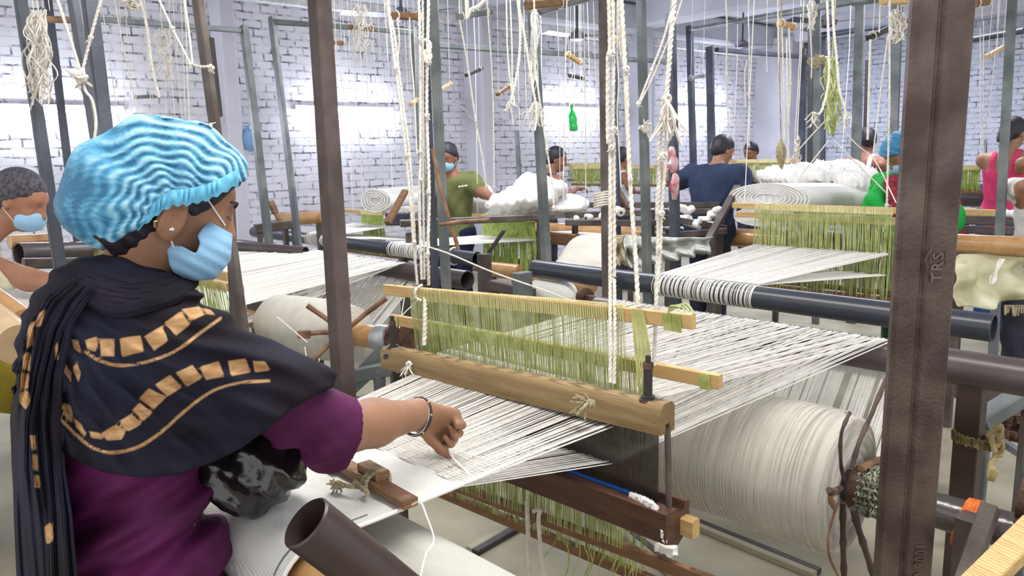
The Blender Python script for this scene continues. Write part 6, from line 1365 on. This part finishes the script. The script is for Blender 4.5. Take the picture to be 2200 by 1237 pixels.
# sagging cloths under the centre beams, and sacking
def drape(pts_top, pts_bot, lab, m, folds=6, amp=.02, nm='hanging_cloth', cat='cloth', n=30, mm=60):
    A, B = sm(pts_top, 8), sm(pts_bot, 8); ia = np.linspace(0, 1, mm); f = lambda P_, t: np.array([np.interp(t, np.linspace(0, 1, len(P_)), P_[:, k_]) for k_ in range(3)])
    G = []
    fw = nrm(RC@np.array([0, 0, -1.])*[1, 1, 0])
    for j in np.linspace(0, 1, n): G.append([f(A, t)*(1-j)+f(B, t)*j+fw*amp*math.sin(t*folds*6.28+2*math.sin(j*4))*(.3+j)+fw*amp*.8*math.sin(j*9+t*5) for t in ia])
    return solo(nm, MB().grid(np.array(G), .004), m if not isinstance(m, str) else M[m], lab, cat, sharp=None)
drape([Q(1195, 560, 5.0), Q(1235, 510, 5.2), Q(1300, 500, 5.4)], [Q(1175, 600, 4.6), Q(1225, 605, 4.6), Q(1300, 600, 4.6)], 'pale canvas sheet sloping behind the long wrapped pipe', mat('greige_canvas', (192, 186, 174), .9, 0, .08, 5, .2, 30), 1, .004)
drape([Q(1322, 510, 4.9), Q(1350, 505, 4.9), Q(1400, 508, 4.9), Q(1530, 508, 4.9)], [Q(1328, 560, 4.8), Q(1360, 572, 4.8), Q(1440, 560, 4.8), Q(1525, 545, 4.8)], 'wrinkled grey netting draped under the dark pipe end in the centre', mat('grey_netting', (186, 188, 180), .9, 0, .25, 30, 1, 40, rgb2=(150, 152, 146)), 7, .05)
drape([Q(1318, 505, 4.7), Q(1340, 505, 4.7)], [Q(1312, 566, 4.6), Q(1345, 570, 4.6)], 'torn cream rag hanging left of the grey netting', 'oldrope', 2, .03)
drape([Q(1840+220, 548, 4.0), Q(2120, 545, 4.0), Q(2210, 548, 4.0)], [Q(2050, 655, 3.9), Q(2120, 660, 3.9), Q(2210, 640, 3.9)], 'cream canvas hanging below the shiny orange beam at right', mat('cream_canvas', (206, 204, 176), .9, 0, .12, 6, .3, 30, rgb2=(176, 172, 138)), 2, .03)
drape([Q(2150, 556, 3.85), Q(2158, 556, 3.85)], [Q(2125, 610, 3.8), Q(2133, 612, 3.8)], 'frayed edge strip on the cream canvas at right', 'rope', 1, .01)
fm = MB()
for i in range(14): p = Q(2160+5*i, 655, 3.9); fm.tube([p, p-ZV*(.04+.02*rs.random())+AV*rs.normal(0, .008)], .006, 5)
solo('fringe', fm, M['oldrope'], 'cream tassel fringe under the canvas at far right', 'fringe', kind='stuff')
# -- clutter under and behind the near pipes
pipe_thing('cloth_roller', 'taped brown beam stub under the long wrapped pipe', Q(1140, 600, 4.5), Q(1275, 612, 4.2), .045, M['tape'], True)
pipe_thing('cloth_roller', 'tan taped beam behind the dark open pipe ends', Q(1050, 578, 4.9), Q(1115, 585, 4.8), .05, M['tape'], True)
cloth_pile([cap(Q(1160, 625, 4.2), Q(1215, 632, 4.1), .07, .07, .05)], 'white yarn roll end glimpsed under the long wrapped pipe', 11, .014, 'yarn_roll', 'cotton', .3, cat='yarn roll')
railb(Q(1058, 612, 4.3), Q(1145, 632, 4.1), .05, .06, 'steel', 'dark frame beam below the tan taped beam')
solo('ratchet_wheel', MB().bar(Q(1258, 638, 3.38), Q(1290, 642, 3.2), .02, .02).lathe(Q(1255, 636, 3.4), Q(1262, 640, 3.36), [(0, .02), (.002, .042), (.02, .042), (.022, .02)], 14), M['iron'], 'rusty toothed wheel left of the lower back pipe end', 'ratchet wheel', sharp=15)
solo('ratchet_wheel', MB().lathe(Q(862, 722, 2.9), Q(868, 726, 2.87), [(0, .03), (.002, .07), (.02, .07), (.022, .03)], 12), M['iron'], 'brown toothed wheel behind the left batten bolt', 'ratchet wheel', sharp=15)
solo('pipe_strap', MB().tube([L(-4.0, 3.40, .87)+(BV*math.cos(x)+ZV*math.sin(x))*.058 for x in np.linspace(0, 6.28, 20)], .008, 6), M['rope'], 'loop of cream cord round the open pipe left of the heddles', 'cord loop')
railb(L(-3.9, 3.55, .8), L(-3.7, 3.6, 1.05), .04, .015, 'steel', 'small upright flat bar behind the open pipe end', 'flat_bar')

# ================================================================== lower right corner
sp_ = Q(2095, 790, 2.35); spb = np.array([*sp_[:2], 0])
solo('support_post', MB().bar(Q(2095, 770, 2.35), spb, .075, .07, AV, .003), mat('dark_brown_steel', (70, 56, 50), .5, .2, .1, 8, .2, 80), 'brown square support post with twine tied round it at lower right', 'post')
tw = MB()
for j in range(4):
    an = np.linspace(0, 2*math.pi, 26); c = Q(2098, 938+5*j, 2.34)
    tw.tube([c+AV*math.cos(x)*.062+BV*math.sin(x)*.062+ZV*(-.012*math.cos(x-1.2)+.004*j*0) for x in an], .0075, 8, 3, 200, cap=False)
for (pts) in ([(2135, 925, 2.26), (2150, 915, 2.25), (2148, 940, 2.25), (2140, 960, 2.25)], [(2128, 930, 2.26), (2140, 975, 2.25), (2128, 1000, 2.25), (2131, 1025, 2.25)], [(2138, 930, 2.26), (2152, 955, 2.25), (2148, 982, 2.25)], [(2127, 925, 2.26), (2132, 950, 2.25), (2138, 970, 2.25)]):
    tw.tube(sm([Q(*p) for p in pts], 6), .009, 8, 3, 200)
tw.ball(Q(2132, 1018, 2.24), .016, 8, (1, 1, 1.4), .2)
solo('twine', tw, mat('tan_twine', (204, 186, 142), .9, 0, .2, 50, .6, 200, 'rope', rgb2=(168, 146, 100), spec=.1), 'tan twine wound and knotted round the brown support post', 'twine')
railb(Q(2105, 905, 2.5), Q(2240, 822, 2.5), .07, .05, 'steelgrey', 'light grey steel beam running off at lower right edge')
railb(Q(2060, 820, 2.9), Q(2230, 842, 2.7), .10, .11, 'steel', 'brown steel tube behind the support post')
railb(Q(2000, 1095, 2.2), Q(2080, 1125, 2.1), .05, .05, 'steel', 'dark low bar between the channel post and the bracket')
solo('flat_bracket', MB().bar(Q(2128, 1090, 1.55), Q(2068, 1260, 1.5), .045, .03, AV, .002), M['steel'], 'grey flat steel bracket slanting over the shaft at lower right', 'bracket')
solo('stanchion', MB().bar(Q(2085, 1110, 1.75), np.array([*Q(2085, 1110, 1.75)[:2], 0]), .06, .05), M['brown'], 'dark leg holding the shaft at lower right', 'stanchion')
rg = MB(); gc = Q(2195, 1090, 1.6); gx = AV
prf = [(0.062*math.cos(a_)*(1 if i % 2 else .8)*1.0, .062*math.sin(a_)*(1 if i % 2 else .8)) for i, a_ in enumerate(np.repeat(np.linspace(0, 2*math.pi, 15)[:-1], 2)+np.tile([0, .02], 14))]
rg.prism([gc, gc+gx*.03], [(x*1.2, y*1.2) for x, y in prf], BV, ZV)
solo('ratchet_wheel', rg, M['iron'], 'rusty ratchet wheel at the lower right edge', 'ratchet wheel', sharp=20)
solo('wooden_plank', MB().bar(Q(2095, 1262, 1.18), Q(2230, 1128, 1.22), .045, .022, ZV, .002), M['pine'], 'pale pine plank crossing the lower right corner', 'plank')
rm = MB(); rs = np.random.default_rng(12)
for i in range(60): rm.ball(Q(2150+rs.uniform(0, 60), 912+rs.uniform(-25, 25), 3.2+rs.uniform(-.1, .2)), .025, 6, rough=.35)
solo('scrap_heap', rm, M['iron'], 'dark scrap heap on the floor beyond the support post', 'scrap', kind='stuff')
railb(Q(2130, 935, 3.0), Q(2210, 985, 2.8), .025, .03, 'steelgrey', 'thin angle bar on the floor by the scrap heap')
# left-edge rollers of the man's loom
pipe_thing('cloth_roller', 'shiny taped roller slanting at the left edge under the man\'s arm', Q(-60, 610, 1.9), Q(52, 690, 1.75), .030, M['tape'], True)
pipe_thing('cloth_roller', 'thicker taped roller at the left edge beside the shawl', Q(-60, 660, 1.8), Q(40, 740, 1.65), .045, mat('pale_tape_roller', (196, 168, 132), .25, 0, .1, 9, .5, 30, spec=.6), True)
pipe_thing('cloth_roller', 'tan roller behind the masked man\'s chin', Q(20, 520, 3.9), Q(130, 514, 4.1), .035, M['tape'], True)
pipe_thing('steel_pipe', 'dark pipe behind the masked man, left of the hair net', Q(40, 545, 3.8), Q(190, 540, 4.1), .055, M['pvc'])
railb(Q(50, 566, 3.6), Q(180, 564, 3.8), .05, .05, 'steel', 'dark frame beam left of the hair net')
solo('woven_cloth', MB().grid(np.array([[Q(-40, 600, 2.9), Q(200, 572, 3.3)], [Q(-40, 700, 2.4), Q(260, 640, 2.9)]]), .004), M['cloth'], 'white woven cloth under the masked man\'s hands', 'cloth')
solo('floor_cloth', MB().grid(np.array([[Q(-60, 1000, 1.9)*[1, 1, 0]+[0, 0, .25], Q(40, 1010, 1.9)*[1, 1, 0]+[0, 0, .25]], [Q(-60, 1300, 1.7)*[1, 1, 0]+[0, 0, .22], Q(60, 1300, 1.7)*[1, 1, 0]+[0, 0, .22]]]), .22), M['shadedcloth'], 'pale cloth bundle on the floor at the lower left edge', 'cloth')
solo('yellow_sack', MB().ball(Q(5, 790, 2.0), .09, 12, (1, 1, 1.4), .08), mat('olive_yellow_cloth', (128, 112, 20), .8), 'olive yellow cloth at the left edge', 'cloth')
solo('wrapped_post_cloth', MB().ball(Q(1443, 330, 5.05), .03, 10, (1, 1, 1.6), .15).ball(Q(1446, 352, 5.05), .034, 10, (1, 1, 1.8), .2).ball(Q(1450, 400, 5.05), .030, 10, (1, 1, 3.), .2), mat('faded_red_cloth', (214, 190, 192), .9, 0, .2, 14, rgb2=(176, 70, 84)), 'faded red and white cloth wrapped on the broad dark post', 'cloth')

# ================================================================== the other weavers
def az(a_, b_, z_=0): return nrm(AV*a_+BV*b_+ZV*z_)
def mk(label, hp_, d, hf, tf, arms, lean=0, **kw):
    h = Q(*hp_, d); tf = nrm(tf); nk = h-ZV*.14-nrm(hf)*.03-tf*.02-tf*lean*.12; pel = np.array([*(nk-tf*lean*.32)[:2], nk[2]-.50+abs(lean)*.08])
    return person(label, h, hf, nk, pel, tf, arms, **kw)
GH = mat('greying_hair', (84, 80, 92), .7, 0, .3, 80, .5, 120)
mk('man with cropped greying hair, blue mask and cream shirt bending over a loom', (45, 430), 3.0, az(.75, .75, -.55), az(.3, .95), [(1, Q(60, 600, 2.75), Q(255, 640, 2.75), az(.8, .6, -.1)), (-1, Q(0, 620, 3.1), Q(180, 610, 3.2), az(.6, .8))], lean=.9, skin='c', shirt=(226, 218, 190), sleeve=.75, mask=True, hairm=GH, pants=(90, 86, 60), h=.008)
_gr = mk('man in olive T-shirt with light blue mask standing behind the second row', (962, 338), 6.4, az(.3, -.9, -.35), az(.35, -.94), [(-1, Q(1030, 410, 6.3), Q(1058, 425, 6.1), az(.8, -.3, -.3)), (1, Q(920, 425, 6.3), Q(925, 455, 6.0), az(.1, -.9))], skin='b', shirt=(104, 108, 68), sleeve=.8, mask=True, pants=(40, 44, 74), w=1.2)
cpm = MB()
for q_, (u_, w_) in enumerate(((985, 5), (992, 4), (998, 6))): cpm.bar(Q(u_, 401-q_, 6.22), Q(u_+w_, 400-q_, 6.22), .004, .012)
part('chest_print', cpm, M['cotton'], _gr[0], 'small white print on the chest')
mk('weaver in dark blue tank top seen from behind, by the white cloth heap', (1196, 342), 7.4, az(.75, .6, -.3), az(.25, .95), [(1, Q(1218, 420, 7.3), Q(1238, 405, 7.6), az(.4, .9)), (-1, Q(1170, 410, 7.7), Q(1200, 415, 7.9), az(.4, .9))], lean=.3, skin='b', shirt=(58, 64, 110), strap=True, pants=(50, 50, 60))
mk('dark-haired worker half hidden between the angle-iron post and the rope', (1336, 340), 8.4, az(.2, .95, -.3), az(.2, .95), [(1, Q(1350, 395, 8.2), Q(1362, 412, 8.4), az(.5, .8)), (-1, Q(1322, 395, 8.6), Q(1330, 410, 8.8), az(0, 1))], skin='b', shirt=(210, 212, 214), strap=True)
mk('weaver in navy T-shirt seen from behind with both elbows out', (1553, 322), 6.3, az(.35, .95, -.5), az(-.1, .99), [(1, Q(1602, 400, 6.1), Q(1640, 400, 6.5), az(0, 1)), (-1, Q(1452, 392, 6.5), Q(1418, 365, 6.7), az(-.5, .6, .5))], lean=.35, skin='a', shirt=(48, 58, 82), sleeve=.95, pants=(60, 60, 80), w=1.28)
mk('young man in white vest working by the corner column', (1613, 326), 9.6, az(-.2, -.9, -.5), az(-.1, -.95), [(1, Q(1598, 372, 9.3), Q(1606, 380, 9.1), az(0, -1)), (-1, Q(1632, 370, 9.4), Q(1630, 380, 9.1), az(0, -1))], skin='b', shirt=(232, 228, 232), strap=True)
mk('man in white vest with dark hair beside the light grey post', (1862, 302), 7.4, az(-.6, .7, -.2), az(.1, .95), [(1, Q(1892, 355, 7.2), Q(1900, 380, 7.4), az(.1, 1)), (-1, Q(1850, 360, 7.8), Q(1856, 380, 8), az(0, 1))], skin='b', shirt=(232, 228, 232), strap=True)
mk('woman in bright pink strappy top seen from behind at the far right', (2178, 285), 5.9, az(.4, .85, -.2), az(.1, .98), [(1, Q(2196, 350, 5.7), Q(2190, 380, 5.9), az(0, 1)), (-1, Q(2120, 345, 6.1), Q(2124, 375, 6.4), az(0, 1))], skin='a', shirt=(206, 66, 110), strap=True, hairlen=.1, pants=(56, 96, 150))
mk('person in white shirt cut off by the right edge', (2250, 330), 4.6, az(-.6, .6), az(-.2, .97), [(-1, Q(2202, 400, 4.5), Q(2194, 440, 4.6), az(-.2, .9)), (1, Q(2300, 430, 4.4), Q(2290, 470, 4.6), az(0, 1))], skin='a', shirt=(232, 230, 228), sleeve=.5)
# woman with blue cap, green sleeve and red shawl
rt, g_, R_ = mk('woman in blue hair net with bright green sleeves and red shawl, behind the channel post', (1932, 332), 5.0, az(-.35, -.75, -.75), az(-.1, -.98), [(1, Q(1880, 430, 5.0), Q(1930, 470, 4.9), az(.6, -.6)), (-1, Q(2040, 440, 5.1), Q(2040, 520, 4.9), az(0, -1))], lean=.5, skin='a', shirt=(30, 150, 60), sleeve=1.3, mask=True, net=True, hup=(0, 0, 1), pants=(40, 70, 50))
hc_ = Q(1932, 332, 5.0)
P, Fc = polygonise([ell(hc_+R_@np.array([0, -.02, .05]), (.10, .13, .09), R_, .03), ell(hc_+R_@np.array([0, -.09, .0]), (.08, .07, .08), R_, .03)], .008, lambda X: .004*np.sin(X[:, 2]*160+X[:, 0]*60), lambda X: -(((X-hc_)@R_)[:, 2]-.03+((X-hc_)@R_)[:, 1]*-.4)); P = relax(P, Fc, 1)
part('hair_net', (P, Fc.tolist()), netm, rt, 'light blue hair net', sharp=None)
P, Fc = polygonise([cap(Q(1905, 395, 5.05), Q(1876, 440, 4.95), .065, .068, .03), cap(Q(1876, 440, 4.95), Q(1900, 470, 4.85), .06, .05, .03)], .010, lambda X: .005*np.sin(X[:, 2]*70+X[:, 0]*40), None); part('sleeve', (relax(P, Fc, 1), Fc.tolist()), fabm('bright_green_cloth', (40, 160, 70)), rt, 'bright green sleeve', sharp=None)
RED = mat('dark_red_print_shawl', (156, 44, 60), .85, 0, .3, 40, .5, 60, rgb2=(96, 26, 44))
cR = hc_-ZV*.25
P, Fc = polygonise([cap(Q(1915, 392, 4.9), Q(1935, 470, 4.85), .05, .055, .04), cap(Q(1945, 400, 5.0), Q(2030, 440, 5.0), .06, .07, .04), cap(Q(2045, 440, 4.95), Q(2055, 600, 4.7), .06, .07, .04)], .011, lambda X: .006*np.sin(X[:, 0]*90+X[:, 2]*30)*np.sin(X[:, 1]*80), None); P = relax(P, Fc, 1)
part('shawl', (P, Fc.tolist()), RED, rt, 'dark red patterned shawl', sharp=None)
P, Fc = polygonise([ell(Q(2052, 470, 4.8), (.06, .05, .10), I3, .03)], .012); part('shawl_fold', (P, Fc.tolist()), fabm('bright_green_cloth', (40, 160, 70)), rt, 'bright green shawl fold', sharp=None)
